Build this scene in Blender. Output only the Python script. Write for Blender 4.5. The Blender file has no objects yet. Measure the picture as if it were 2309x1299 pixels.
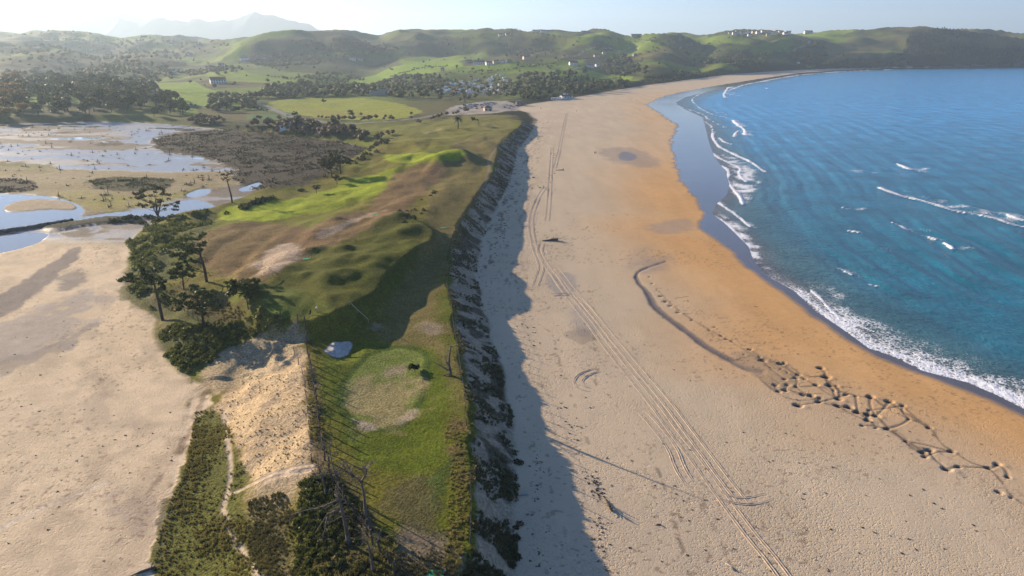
import bpy, bmesh, math, random
import numpy as np
from mathutils import Vector, Matrix

random.seed(7); RNG = np.random.default_rng(7)
scene = bpy.context.scene
COL = scene.collection

# ------------------------------------------------------------------ camera
CAM_H = 72.0; FPX = 1550.0; PITCH = math.atan(549.5 / 1550)
cam = bpy.data.cameras.new('camera'); camo = bpy.data.objects.new('camera', cam); COL.objects.link(camo)
cam.sensor_width = 36; cam.lens = FPX / 2309 * 36; cam.clip_start = 1; cam.clip_end = 60000
camo.location = (0, 0, CAM_H); camo.rotation_euler = (math.pi / 2 - PITCH, 0, 0)
scene.camera = camo

# ------------------------------------------------------------------ sky, sun, exposure
SUN_AZ = math.radians(-53); SUN_EL = math.radians(15)       # azimuth measured from the view direction (+Y) to the right
sdir = Vector((math.sin(SUN_AZ) * math.cos(SUN_EL), math.cos(SUN_AZ) * math.cos(SUN_EL), math.sin(SUN_EL)))
world = bpy.data.worlds.new('World'); scene.world = world; world.use_nodes = True
wn = world.node_tree; wn.nodes.clear()
wo = wn.nodes.new('ShaderNodeOutputWorld'); bg = wn.nodes.new('ShaderNodeBackground'); sk = wn.nodes.new('ShaderNodeTexSky')
sk.sky_type = 'NISHITA'; sk.sun_disc = False; sk.sun_elevation = SUN_EL; sk.sun_rotation = SUN_AZ
sk.altitude = 50; sk.air_density = 0.8; sk.dust_density = 0.1; sk.ozone_density = 7.0
wn.links.new(sk.outputs[0], bg.inputs[0]); bg.inputs[1].default_value = 0.07
wn.links.new(bg.outputs[0], wo.inputs[0])
sun = bpy.data.lights.new('sun', 'SUN'); suno = bpy.data.objects.new('sun', sun); COL.objects.link(suno)
sun.energy = 5.0; sun.angle = math.radians(0.55); sun.color = (1.0, 0.80, 0.57)
suno.rotation_euler = (-sdir).to_track_quat('-Z', 'Y').to_euler()
vs = scene.view_settings; vs.view_transform = 'Standard'; vs.look = 'None'; vs.gamma = 1; vs.use_curve_mapping = False
vs.exposure = 1.5
scene.cycles.max_bounces = 5; scene.cycles.volume_bounces = 0; scene.cycles.diffuse_bounces = 2
scene.cycles.transparent_max_bounces = 6

# ------------------------------------------------------------------ numpy helpers
def at(px, py, z=0.0):
    """pixel of the photograph -> point on the level z"""
    dx = px - 1154.5; dy = 649.5 - py
    Y = FPX * math.cos(PITCH) + dy * math.sin(PITCH); Z = -FPX * math.sin(PITCH) + dy * math.cos(PITCH)
    t = (z - CAM_H) / Z
    return dx * t, Y * t
def pts(lst, z=0.0): return np.array([at(a, b, z) for a, b in lst])
def sstep(x, a=0.0, b=1.0):
    t = np.clip((x - a) / (b - a), 0, 1); return t * t * (3 - 2 * t)
def hash2(ix, iy, s):
    h = (ix.astype(np.int64) * 374761393 + iy.astype(np.int64) * 668265263 + s * 1442695041) & 0xffffffff
    h = ((h ^ (h >> 13)) * 1274126177) & 0xffffffff
    return ((h ^ (h >> 16)) & 0xffff) / 65535.0
def vnoise(x, y, s=0):
    ix = np.floor(x); iy = np.floor(y); fx = x - ix; fy = y - iy
    fx = fx * fx * fx * (fx * (fx * 6 - 15) + 10); fy = fy * fy * fy * (fy * (fy * 6 - 15) + 10)
    ix = ix.astype(np.int64); iy = iy.astype(np.int64)
    a = hash2(ix, iy, s); b = hash2(ix + 1, iy, s); c = hash2(ix, iy + 1, s); d = hash2(ix + 1, iy + 1, s)
    return (a * (1 - fx) + b * fx) * (1 - fy) + (c * (1 - fx) + d * fx) * fy
def fbm(x, y, sc, octv=4, s=0, g=0.5):
    x = x / sc; y = y / sc; v = 0; a = 1; n = 0
    for k in range(octv):
        v = v + a * (vnoise(x + 17.3 * k, y - 9.1 * k, s + k) * 2 - 1); n += a
        x, y = (x * 1.62 - y * 1.18), (x * 1.18 + y * 1.62); a *= g
    return v / n
def segdist(x, y, P, closed=False):
    d = np.full(x.shape, 1e12); n = len(P)
    for i in range(n if closed else n - 1):
        ax, ay = P[i]; bx, by = P[(i + 1) % n]; ex = bx - ax; ey = by - ay; L = ex * ex + ey * ey + 1e-9
        t = np.clip(((x - ax) * ex + (y - ay) * ey) / L, 0, 1)
        d = np.minimum(d, (x - ax - t * ex) ** 2 + (y - ay - t * ey) ** 2)
    return np.sqrt(d)
def inside(x, y, P):
    r = np.zeros(x.shape, bool); n = len(P)
    for i in range(n):
        ax, ay = P[i]; bx, by = P[(i + 1) % n]
        if ay == by: continue
        c = ((ay > y) != (by > y)) & (x < (bx - ax) * (y - ay) / (by - ay) + ax)
        r ^= c
    return r
def sdpoly(x, y, P): return np.where(inside(x, y, P), 1, -1) * segdist(x, y, P, True)
def smoothpts(P, it=2, closed=False):
    P = np.array(P, float)
    for _ in range(it):
        A = P; B = np.roll(P, -1, 0)
        if not closed: A = P[:-1]; B = P[1:]
        Q = np.empty((len(A) * 2, P.shape[1])); Q[0::2] = A * .75 + B * .25; Q[1::2] = A * .25 + B * .75
        if not closed: Q = np.vstack([P[:1], Q, P[-1:]])
        P = Q
    return P

# ------------------------------------------------------------------ the lie of the land
# water's edge (z 0), foot of dune and cliff, top of dune, each traced from near to far
WATER = [(2700,1060),(2309,922),(2250,892),(2180,862),(2080,836),(2010,802),(1960,786),(1900,742),(1840,702),(1790,655),(1735,625),(1700,590),(1688,556),(1662,530),(1636,505),(1606,482),(1614,462),(1640,438),(1645,415),(1636,385),(1612,355),(1600,325),(1592,292),(1585,265),(1548,248),(1522,233),(1545,219),(1605,204),(1700,186),(1800,168),(1900,160.5),(2000,156),(2309,151.5),(2900,149)]
DRY = [(2700,1080),(2309,937),(2240,902),(2150,868),(2060,836),(1980,800),(1900,755),(1830,707),(1760,656),(1700,612),(1650,566),(1615,540),(1578,514),(1590,480),(1562,440),(1533,400),(1522,360),(1514,320),(1528,284),(1482,252),(1457,236),(1500,216),(1600,196),(1700,180),(1800,165),(1900,158.5),(2000,154.5),(2309,150.8),(2900,148.6)]
FOOT = [(1150,1700),(1160,1299),(1166,1200),(1168,1050),(1152,930),(1132,850),(1112,780),(1088,700),(1074,620),(1082,560),(1110,490),(1150,410),(1166,345),(1198,300),(1212,272),(1196,256),(1160,246),(1200,236),(1262,227),(1330,216),(1400,203),(1470,192),(1560,180),(1640,170),(1720,163.5),(1800,158.6),(1900,155),(2000,152.8),(2309,150.2),(2900,148.2)]
TOP = [(1000,1700),(1036,1299),(1058,1230),(1064,1150),(1060,1050),(1052,960),(1048,900),(1036,830),(1026,760),(1017,700),(1005,640),(1008,580),(1016,540),(1042,490),(1080,430),(1108,390),(1116,355),(1130,310),(1168,285),(1180,262)]
def curve(lst, z):
    P = pts(lst, z); P = P[np.argsort(P[:, 1])]
    return P[:, 0], P[:, 1]
wx, wy = curve(WATER, 0.0); dxx, dyy = curve(DRY, 0.3); fx_, fy_ = curve(FOOT, 2.2); tx_, ty_ = curve(TOP, 9.0)
def XW(y): return np.interp(y, wy, wx)
def XD(y): return np.interp(y, dyy, dxx)
def XF(y): return np.interp(y, fy_, fx_)
def slope_of(y, X):
    return 1 / np.sqrt(1 + ((X(y + 8) - X(y - 8)) / 16) ** 2)
def XT(y):
    t = np.interp(y, ty_, tx_)
    return t
LAGOON = smoothpts(pts([(-900,292),(0,280),(250,273),(430,283),(560,300),(700,312),(830,330),(800,350),(760,388),(640,420),(500,462),(480,476),(420,480),(350,493),(290,540),(300,582),(276,645),(300,692),(364,715),(350,762),(405,845),(445,862),(432,930),(400,1080),(352,1299),(250,1700),(-1800,1700),(-1800,292)], 1.2), 1, True)
TEE = smoothpts(pts([(560,690),(590,716),(690,724),(765,716),(812,692),(868,655),(890,615),(950,575),(975,560),(1000,520),(860,470),(700,470),(560,560),(500,640)], 11.5), 2, True)
TEE_RIM = smoothpts(pts([(575,708),(620,722),(690,724),(765,716),(812,692),(868,655),(890,615),(950,575),(985,545)], 11.5), 2)
MOUND = smoothpts(pts([(990,356),(1040,346),(1080,354),(1098,366)], 12), 1)
CTRL = [(1030,700,8.8),(1035,800,8.8),(1042,900,9),(1050,1000,9),(1055,1100,9),(1040,1290,9),(1000,560,9.4),(1060,450,9.4),(1095,400,9),(1118,340,9),(1150,290,8),(1172,265,6.5),
 (930,750,7.8),(870,880,6.9),(860,830,7.2),(800,900,6.9),(940,900,7.6),(900,1000,7.6),(950,1150,8.6),(900,1250,9),(760,1000,7.4),(820,1100,8.2),(980,640,8.6),(780,800,7.3),(740,870,7),(900,700,7.8),
 (690,770,10.2),(692,830,10),(700,900,9.8),(710,980,9.6),(735,1060,9.4),(760,1150,9.2),(800,1250,9.2),
 (620,880,7),(560,900,5),(600,1000,6),(650,950,8),(640,1060,7.5),(500,940,3),(560,1060,4.5),(520,1110,3.2),(430,1100,2.4),(400,1200,2.4),(600,1150,5),(650,1250,6.5),(560,1250,4.2),(450,1290,2.8),(680,1160,8),
 (640,790,6.2),(580,800,4.4),(520,820,3.2),(650,820,6.0),(600,840,4.6),(540,850,3.6),(560,770,7.0),(480,850,3),(640,750,10.3),(560,740,9.5),(500,780,6),(440,800,3.5),(430,740,5),
 (640,690,10),(750,690,10.2),(860,620,10),(700,600,10.4),(560,620,9.6),(450,640,8),(380,690,4),(330,640,3.5),(390,560,6),(330,560,3.8),(360,520,3),(480,520,7.5),(440,490,3.5),(560,490,6.5),(640,460,5.5),(560,550,9),(640,540,9.5),(780,520,10.5),(900,480,10.5),(1000,450,10.5),
 (700,430,5),(780,440,7.5),(820,400,6.5),(900,420,9),(920,380,9.5),(1000,350,10),(1060,330,9.5),(950,320,8),(850,345,5),(870,320,4.5),(950,285,6),(1050,285,7.5),(1100,270,7),(980,262,5),(900,280,4)]
CP = np.array([[*at(a, b, z), z] for a, b, z in CTRL])
# far country: heights on a table of picture columns and distances
TCOL = np.array([-1200,-300, 0, 150, 300, 450, 600, 750, 900,1050,1200,1350,1500,1650,1800,1950,2100,2309,2600,3400], float)
TROW = np.array([  450, 650, 800,1000,1300,1700,1950,2150,2500,2900,3500,4300,6000,12500], float)
TAB = np.array([
 [6, 8, 14, 16, 24, 40, 50, 60, 75, 90, 120, 90, 60, 40],
 [5, 6, 13, 14, 20, 36, 46, 56, 70, 85, 128, 80, 60, 40],
 [4, 4, 13, 13, 20, 34, 44, 54, 68, 84, 126, 90, 60, 40],
 [4, 4, 12, 12, 17, 30, 41, 52, 64, 80, 122, 90, 60, 40],
 [3, 4, 9, 11, 16, 26, 36, 46, 60, 74, 110, 80, 50, 30],
 [3, 3, 5, 9, 14, 22, 30, 40, 54, 66, 93, 75, 50, 30],
 [3, 3, 4, 7, 13, 25, 30, 90, 93, 90, 60, 50, 40, 30],
 [3, 3, 3, 6, 11, 22, 32, 88, 104, 104, 60, 40, 40, 30],
 [4, 5, 5, 5, 8, 18, 24, 44, 103, 110, 70, 40, 40, 30],
 [6, 6, 5, 4, 9, 28, 38, 62, 105, 112, 70, 40, 40, 30],
 [8, 8, 6, 4, 12, 38, 50, 72, 112, 108, 70, 40, 40, 30],
 [8, 8, 6, 5, 17, 40, 55, 74, 111, 100, 70, 40, 40, 30],
 [8, 8, 6, 6, 12, 36, 48, 68, 103, 100, 60, 40, 40, 30],
 [6, 6, 6, 6, 8, 20, 28, 55, 102, 112, 70, 40, 40, 30],
 [4, 4, 4, 4, 4, 12, 16, 30, 85, 115, 80, 40, 40, 30],
 [4, 4, 4, 4, 4, 8, 11, 20, 70, 117, 90, 40, 20, 10],
 [4, 4, 4, 4, 4, 6, 10, 20, 72, 131, 90, 30, 10, 5],
 [4, 4, 4, 4, 4, 6, 9, 20, 64, 100, 80, 30, 5, 0],
 [4, 4, 4, 4, 4, 6, 9, 15, 40, 60, 40, 10, 0, -5],
 [4, 4, 4, 4, 4, 4, 4, 5, 10, 15, 10, 0, -5, -9]], float)
RAVINES = [([(1110,142),(1180,118),(1225,88)], 62, 30, 85), ([(930,132),(1010,116),(1065,92)], 60, 26, 80), ([(1690,142),(1800,135),(1850,98)], 40, 26, 70),
           ([(1380,128),(1440,108),(1500,92)], 50, 16, 50), ([(1540,128),(1600,110),(1650,92)], 50, 18, 55), ([(700,160),(800,150),(850,118)], 40, 15, 60),
           ([(1280,120),(1330,100),(1360,85)], 70, 14, 45), ([(60,130),(200,120),(330,105)], 50, 16, 80), ([(330,150),(420,135),(520,125)], 35, 14, 70)]
def cubic(t, p0, p1, p2, p3):
    a = np.clip((p2 - p0) * .5, -1e9, 1e9); b = (p3 - p1) * .5
    t2 = t * t; t3 = t2 * t
    return (2*t3 - 3*t2 + 1) * p1 + (t3 - 2*t2 + t) * a + (-2*t3 + 3*t2) * p2 + (t3 - t2) * b
def table(u, Y):
    c = u * 1644.5 + 1154.5                                   # column of the far table
    i = np.clip(np.searchsorted(TCOL, c) - 1, 0, len(TCOL) - 2); t = np.clip((c - TCOL[i]) / (TCOL[i+1] - TCOL[i]), 0, 1)
    j = np.clip(np.searchsorted(TROW, Y) - 1, 0, len(TROW) - 2); s = np.clip((np.log(Y) - np.log(TROW[j])) / (np.log(TROW[j+1]) - np.log(TROW[j])), 0, 1)
    def row(k):
        k = np.clip(k, 0, len(TROW) - 1)
        im = np.clip(i - 1, 0, len(TCOL) - 1); ip = np.clip(i + 2, 0, len(TCOL) - 1)
        return cubic(t, TAB[im, k], TAB[i, k], TAB[i+1, k], TAB[ip, k])
    return cubic(s, row(j - 1), row(j), row(j + 1), row(j + 2))

def height(x, y, u):
    n1 = fbm(x, y, 55, 4, 3); n2 = fbm(x, y, 14, 3, 11)
    # ---- near dune land
    T = np.zeros(x.shape); nearm = y < 760
    xn = x[nearm]; yn = y[nearm]; W = np.zeros(xn.shape); A = np.zeros(xn.shape)
    for cx, cy, cz in CP:
        r = 4 + 0.03 * cy
        w = 1.0 / (((xn - cx) ** 2 + (yn - cy) ** 2) / (r * r) + 1.0) ** 2.1
        W += w; A += w * cz
    T[nearm] = A / W
    roll = 1.0 * n2 + 0.9 * n1 + 1.3 * np.clip(fbm(x * 1.3, y * .55, 17, 2, 31), -.2, 1) * sstep(y, 150, 190)
    bowl = sstep(segdist(x, y, pts([(860,850),(880,930),(870,980)], 7)), 20, 8)
    roll = roll * (.15 + .85 * sstep(XF(y) - x, 9, 24))
    T = T + roll * (0.25 + 0.75 * sstep(y, 135, 165)) * (1 - .75 * bowl)
    rim = segdist(x, y, TEE_RIM); sd = sdpoly(x, y, TEE)
    T = T + 3.3 * sstep(sd, -2.5, 2.5) * np.exp(-(rim / 45) ** 2) - 0.8 * np.exp(-(rim / 9) ** 2) * (sd < 0)
    mr = random.Random(4)
    for k in range(46):
        if k < 14: a_, b_ = [(790,590),(835,583),(868,597),(800,625),(840,612),(760,600),(780,570),(850,520),(820,505),(900,500),(940,470),(960,440),(740,640),(900,540)][k]
        else: a_, b_ = mr.uniform(640, 1000), mr.uniform(330, 640)
        cx, cy = at(a_, b_, 11); h_ = mr.uniform(.6, 1.25) * (1 if k < 14 else .9); rx = mr.uniform(2.6, 5.0) * (1 + (cy > 300) * .8); ry = rx * mr.uniform(.7, 1.5)
        T = T + h_ * np.exp(-((x - cx) / rx) ** 2 - ((y - cy) / ry) ** 2) * (sd > 1) + (h_ * .8 * np.exp(-((x - cx) / rx) ** 2 - ((y - cy) / ry) ** 2)) * (cy > 330)
    gul = sstep(segdist(x, y, pts([(480,850),(600,790),(680,770)], 7)), 24, 6)
    T = T + gul * (1.5 * (1 - 2 * np.abs(fbm(x + .6 * y, (y - x) * .45, 11, 3, 35))) - .7)
    slo = sstep(segdist(x, y, pts([(560,980),(640,900),(650,1050)], 6)), 22, 8); T = T + slo * .45 * fbm(x, y, 5, 3, 37)
    md = segdist(x, y, MOUND); T = T + 5.2 * np.exp(-(md / 12) ** 2) * sstep(XF(y) - x, 14, 30)
    bk = segdist(x, y, pts([(728,790),(770,800),(790,775)], 7.5)); T = T - 1.2 * np.exp(-(bk / 3.2) ** 2)
    # ---- far table
    F = table(u, y)
    rid = 1 - np.abs(fbm(x + y * .35, y * .7, 350, 4, 41)) * 2
    amp = np.clip((F - 6) / 60, 0, 1)
    F = F + amp * (32 * (rid - .62) + 8 * fbm(x, y, 130, 4, 51)) * sstep(y, 900, 1500) + 1.6 * fbm(x, y, 60, 3, 61) * sstep(y, 600, 900)
    far = y > 1100
    for lst, zz, dep, w in RAVINES:
        d = segdist(x[far], y[far], pts(lst, zz)); F[far] -= dep * np.exp(-(d / w) ** 2)
    F = np.maximum(F, 3)
    land = T + (F - T) * sstep(y, 560, 720)
    # ---- beach and sea bed
    xf = XF(y); xw = XW(y); k = slope_of(y, XW); kf = slope_of(y, XF)
    D = (xw - x) * k
    Dtot = np.maximum((xw - xf) * k, 8)
    topz = np.minimum(2.6, Dtot * .05)
    q = np.clip(D / Dtot, -1, 1.3)
    beach = np.where(D > 0, topz * (0.35 * q + .65 * q ** 2) + .012 * np.minimum(D, 20) * 1.0, D * .03)
    beach = np.maximum(beach, -6) + 0.05 * fbm(x, y, 9, 3, 71) * sstep(D, 4, 30)
    xt = np.where(y < 640, XT(y), xf - 34)
    wid = np.where(y < 640, np.maximum(xf - xt, 3), 30 + 30 * sstep(y, 1500, 2300))
    e = (xf - x) * np.where(y < 640, 1, kf) + fbm(x, y, 7, 3, 81) * 1.2 * sstep(y, 1e9, 0)
    # scalloped dune front
    e = e + (fbm(x * .6, y, 9, 3, 83) * .5) * (y < 700)
    prof = sstep(e / wid, 0.0, 1.06)
    prof = np.where(y < 640, np.clip(0.78 * np.clip(e / wid, 0, 1) + .22 * prof, 0, 1), prof)
    edge = np.where(y < 640, 0.0, 0)
    z = beach + (land - beach) * prof
    # ---- lagoon and western beach
    sl = sdpoly(x, y, LAGOON)
    low = 1.03 + 0.07 * fbm(x * .5 + .3 * y, y, 50, 4, 91) + .06 * fbm(x * .5, y * 1.6, 12, 4, 95)
    sandl = 1.35 + 1.1 * sstep(y, 300, 120) + .15 * fbm(x, y, 40, 3, 97)
    isL = sstep(y + fbm(x, y, 30, 3, 99) * 8, 236, 262)       # beyond the west beach the marsh begins
    low = sandl + (low - sandl) * isL
    wl = np.where(y < 135, 14, np.where(y < 420, 9, 16))
    m = sstep(-sl, 0, 1.0 * wl)
    m = np.where(y < 420, np.clip(.6 * np.clip(-sl / wl, 0, 1) + .4 * m, 0, 1), m)
    z = np.where(x < xf - 3, low + (z - low) * m, z)
    return z, sl, D, e, prof

HALF = 1.5
cols = np.concatenate([np.linspace(-HALF, -.95, 22, endpoint=False), np.linspace(-.95, -.74, 85, endpoint=False), np.linspace(-.74, .74, 780), np.linspace(.74, .95, 100)[1:], np.linspace(.95, HALF, 23)[1:]])
rows = [24.0]
while rows[-1] < 12400:
    y = rows[-1]; st = min(1.25 * y * y / 55700, .0072 * y) if y < 4200 else .05 * y
    rows.append(y + (max(st, .11) if y > 72 else .9))
rows = np.array(rows)
NU, NY = len(cols), len(rows)
U, YY = np.meshgrid(cols, rows); XX = U * YY
ZZ, SL, DD, EE, PROF = height(XX, YY, U)
print('ground', NU, NY, NU * NY * 2)

def hz(x, y):
    """ground height at world x, y"""
    x = np.atleast_1d(np.asarray(x, float)); y = np.atleast_1d(np.asarray(y, float)); u = x / y
    i = np.clip(np.searchsorted(cols, u) - 1, 0, NU - 2); j = np.clip(np.searchsorted(rows, y) - 1, 0, NY - 2)
    s = np.clip((u - cols[i]) / (cols[i+1] - cols[i]), 0, 1); t = np.clip((y - rows[j]) / (rows[j+1] - rows[j]), 0, 1)
    return (ZZ[j, i] * (1-s) + ZZ[j, i+1] * s) * (1-t) + (ZZ[j+1, i] * (1-s) + ZZ[j+1, i+1] * s) * t
def G(px, py):
    """where the sight line through a pixel of the photograph meets the ground"""
    dx = px - 1154.5; dy = 649.5 - py
    Yv = FPX * math.cos(PITCH) + dy * math.sin(PITCH); Zv = -FPX * math.sin(PITCH) + dy * math.cos(PITCH)
    u = dx / Yv; m = Zv / Yv
    i = int(np.clip(np.searchsorted(cols, u) - 1, 0, NU - 2)); s = (u - cols[i]) / (cols[i+1] - cols[i])
    zc = ZZ[:, i] * (1 - s) + ZZ[:, i+1] * s
    dif = zc - (CAM_H + m * rows)
    k = np.nonzero(dif > 0)[0]
    if len(k) == 0:
        k = np.argmax(dif[:-60]); Y = rows[k]
    elif k[0] == 0: Y = rows[0]
    else:
        a = k[0] - 1; d0 = dif[a]; d1 = dif[a+1]; Y = rows[a] + (rows[a+1] - rows[a]) * (-d0 / (d1 - d0))
    x = u * Y
    return Vector((x, Y, float(hz(x, Y)[0])))
def gp(lst): return np.array([G(a, b)[:2] for a, b in lst])

# ------------------------------------------------------------------ materials
def mat(name):
    m = bpy.data.materials.new(name); m.use_nodes = True; nt = m.node_tree; b = nt.nodes['Principled BSDF']
    return m, nt, b
def nd(nt, typ, **kw):
    n = nt.nodes.new(typ)
    for k, v in kw.items():
        if k in n.inputs: n.inputs[k].default_value = v
        else: setattr(n, k, v)
    return n
def mix(nt, fac, a, b, mode='MIX'):
    n = nt.nodes.new('ShaderNodeMix'); n.data_type = 'RGBA'; n.blend_type = mode
    for i, v in ((0, fac), (6, a), (7, b)):
        if hasattr(v, 'links'): nt.links.new(v, n.inputs[i])
        else: n.inputs[i].default_value = v if i == 0 else (*v, 1)
    return n.outputs[2]
def mth(nt, op, a, b=0.0, clamp=False):
    n = nt.nodes.new('ShaderNodeMath'); n.operation = op; n.use_clamp = clamp
    for i, v in ((0, a), (1, b)):
        if hasattr(v, 'links'): nt.links.new(v, n.inputs[i])
        else: n.inputs[i].default_value = v
    return n.outputs[0]
def noise(nt, vec, scale, detail=3, rough=.55):
    n = nd(nt, 'ShaderNodeTexNoise', Scale=scale, Detail=detail, Roughness=rough); nt.links.new(vec, n.inputs['Vector']); return n.outputs[0]
def simple(name, col, rough=.85, vary=.18, scale=1.5, metallic=0, bump=0.0, spec=.3):
    """plain colour broken by a little procedural wear"""
    m, nt, b = mat(name); tc = nt.nodes.new('ShaderNodeTexCoord')
    n = noise(nt, tc.outputs['Object'], scale, 4)
    r = nd(nt, 'ShaderNodeMapRange'); r.inputs[3].default_value = 1 - vary * 2; r.inputs[4].default_value = 1 + vary * 2; nt.links.new(n, r.inputs[0])
    c = nt.nodes.new('ShaderNodeVectorMath'); c.operation = 'SCALE'; c.inputs[0].default_value = col; nt.links.new(r.outputs[0], c.inputs['Scale'])
    nt.links.new(c.outputs[0], b.inputs['Base Color']); b.inputs['Roughness'].default_value = rough; b.inputs['Metallic'].default_value = metallic
    b.inputs['Specular IOR Level'].default_value = spec
    if bump:
        bp = nd(nt, 'ShaderNodeBump', Strength=.6, Distance=bump); nt.links.new(n, bp.inputs['Height']); nt.links.new(bp.outputs[0], b.inputs['Normal'])
    return m
def leafmat(name, col, col2, trans=.25):
    """foliage: colour differs from leaf to leaf and from plant to plant"""
    m, nt, b = mat(name); tc = nt.nodes.new('ShaderNodeTexCoord'); oi = nt.nodes.new('ShaderNodeObjectInfo')
    n = noise(nt, tc.outputs['Object'], 1.3, 3)
    c = mix(nt, n, col, col2)
    r = nd(nt, 'ShaderNodeMapRange'); r.inputs[3].default_value = .75; r.inputs[4].default_value = 1.3; nt.links.new(oi.outputs['Random'], r.inputs[0])
    v = nt.nodes.new('ShaderNodeVectorMath'); v.operation = 'SCALE'; nt.links.new(c, v.inputs[0]); nt.links.new(r.outputs[0], v.inputs['Scale'])
    nt.links.new(v.outputs[0], b.inputs['Base Color']); b.inputs['Roughness'].default_value = .6; b.inputs['Specular IOR Level'].default_value = .2
    t = nt.nodes.new('ShaderNodeBsdfTranslucent'); nt.links.new(v.outputs[0], t.inputs[0])
    ms = nt.nodes.new('ShaderNodeMixShader'); ms.inputs[0].default_value = trans
    nt.links.new(b.outputs[0], ms.inputs[1]); nt.links.new(t.outputs[0], ms.inputs[2])
    nt.links.new(ms.outputs[0], nt.nodes['Material Output'].inputs[0])
    return m

# ------------------------------------------------------------------ ground colours (albedo), region by region
def lin(r, g, b):
    f = lambda v: (v / 255 / 12.92) if v <= 10 else ((v / 255 + .055) / 1.055) ** 2.4
    return np.array([f(r), f(g), f(b)])
SAND = np.array([.535, .428, .292]); SANDG = np.array([.47, .38, .27]); ORANGE = np.array([.56, .325, .135]); WETS = np.array([.11, .095, .085]); 
GRASS = np.array([.100, .122, .010]); BRIGHT = np.array([.25, .31, .010]); OLIVE = np.array([.135, .122, .017]); BROWN = np.array([.17, .105, .052]); DEEP = np.array([.040, .065, .012])
DRYG = np.array([.20, .155, .062]); SCRUB = np.array([.030, .034, .014]); WOOD = np.array([.022, .026, .013]); MUD = np.array([.24, .235, .225]); REED = np.array([.060, .050, .030])
FIELD = np.array([.20, .29, .028]); PASTURE = np.array([.105, .13, .025]); BARE = np.array([.42, .33, .245]); ROAD = np.array([.16, .15, .145])
shape = XX.shape
def carve(lst, z, soft=2.0, jit=1.5):
    P = smoothpts(pts(lst, 1.0), 2, True); x0, y0 = P.min(0) - 8; x1, y1 = P.max(0) + 8
    j0, j1 = np.searchsorted(rows, [y0, y1]); i0, i1 = np.searchsorted(cols, [min(x0 / y0, x0 / y1), max(x1 / y0, x1 / y1)]); s_ = np.s_[j0:j1+1, i0:i1+1]
    sd = sdpoly(XX[s_], YY[s_], P) + fbm(XX[s_], YY[s_], 9, 4, 211) * jit
    m = sstep(sd, -soft, soft); ZZ[s_] = ZZ[s_] + (z - ZZ[s_]) * m
carve([(330,312),(500,288),(620,300),(760,318),(835,332),(800,352),(760,390),(640,422),(590,432),(560,425),(520,405),(530,375),(450,352),(360,345)], 1.35, 3, 8)
carve([(-300,388),(120,378),(260,385),(420,390),(480,385),(545,398),(530,420),(470,432),(400,450),(300,470),(210,486),(180,470),(130,445),(60,436),(-300,428)], 1.25, 3, 5)
carve([(-500,436),(60,438),(150,450),(196,472),(165,500),(100,513),(0,518),(-500,518)], .5, 1, 1)
carve([(10,463),(60,447),(150,452),(178,466),(168,476),(110,472),(40,480),(5,478)], 1.25, .8, .6)
carve([(-500,530),(100,525),(110,533),(62,560),(0,574),(-500,640)], .45, 1, 1)
carve([(160,497),(250,479),(345,477),(400,455),(440,450),(475,460),(482,474),(430,484),(350,492),(250,492),(180,499)], .5, 1, 1)
carve([(415,440),(455,424),(482,430),(440,447)], .5, 1, 1); carve([(535,430),(560,418),(592,408),(588,420),(560,432)], .55, 1, 1)
carve([(90,514),(180,499),(250,488),(350,492),(300,499),(200,508),(120,524)], 1.9, 1, 1)
C = np.empty(shape + (3,)); WETM = np.zeros(shape); TUFT = np.zeros(shape); FOOTM = np.zeros(shape)
N1 = fbm(XX, YY, 40, 5, 201); N2 = fbm(XX, YY, 9, 4, 211); N3 = fbm(XX, YY, 220, 4, 221); N4 = fbm(XX, YY, 3, 3, 231)
def put(m, col, wet=None, tuft=None, foot=None):
    global C
    C += (np.asarray(col) - C) * m[..., None]
    if wet is not None: WETM[...] = WETM + (wet - WETM) * m
    if tuft is not None: TUFT[...] = TUFT + (tuft - TUFT) * m
    if foot is not None: FOOTM[...] = FOOTM + (foot - FOOTM) * m
def region(lst, col, soft=3.0, jit=3.0, k=1.0, **kw):
    P = smoothpts(gp(lst), 2, True)
    soft = soft * .55
    pad = soft + jit + 4
    x0, y0 = P.min(0) - pad; x1, y1 = P.max(0) + pad
    j0, j1 = np.searchsorted(rows, [y0, y1]); j1 = max(j1, j0 + 2)
    uu = [x0 / y0, x0 / y1, x1 / y0, x1 / y1] if y0 > 1 else [-2, 2]
    i0, i1 = np.searchsorted(cols, [min(uu), max(uu)]); sl_ = np.s_[max(j0-1,0):j1+1, max(i0-1,0):i1+1]
    if XX[sl_].size == 0: return
    sd = sdpoly(XX[sl_], YY[sl_], P) + N2[sl_] * jit * .7 + N4[sl_] * jit * .5
    m = sstep(sd, -soft / 2, soft / 2) * k
    C[sl_] += (np.asarray(col) - C[sl_]) * m[..., None]
    for key, arr in (('wet', WETM), ('tuft', TUFT), ('foot', FOOTM)):
        if key in kw: arr[sl_] += (kw[key] - arr[sl_]) * m
def stripe(lst, col, w, k=1.0, soft=1.0, jit=.5, sm=2, **kw):
    P = smoothpts(gp(lst), sm); pad = w + soft + 3
    x0, y0 = P.min(0) - pad; x1, y1 = P.max(0) + pad
    j0, j1 = np.searchsorted(rows, [y0, y1]); uu = [x0 / y0, x0 / y1, x1 / y0, x1 / y1]
    i0, i1 = np.searchsorted(cols, [min(uu), max(uu)]); sl_ = np.s_[max(j0-1,0):j1+1, max(i0-1,0):i1+1]
    d = segdist(XX[sl_], YY[sl_], P) + N4[sl_] * jit
    m = sstep(-d, -(w / 2 + soft / 2), -(w / 2 - soft / 2)) * k
    C[sl_] += (np.asarray(col) - C[sl_]) * m[..., None]
    for key, arr in (('wet', WETM), ('tuft', TUFT), ('foot', FOOTM)):
        if key in kw: arr[sl_] += (kw[key] - arr[sl_]) * m

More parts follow.
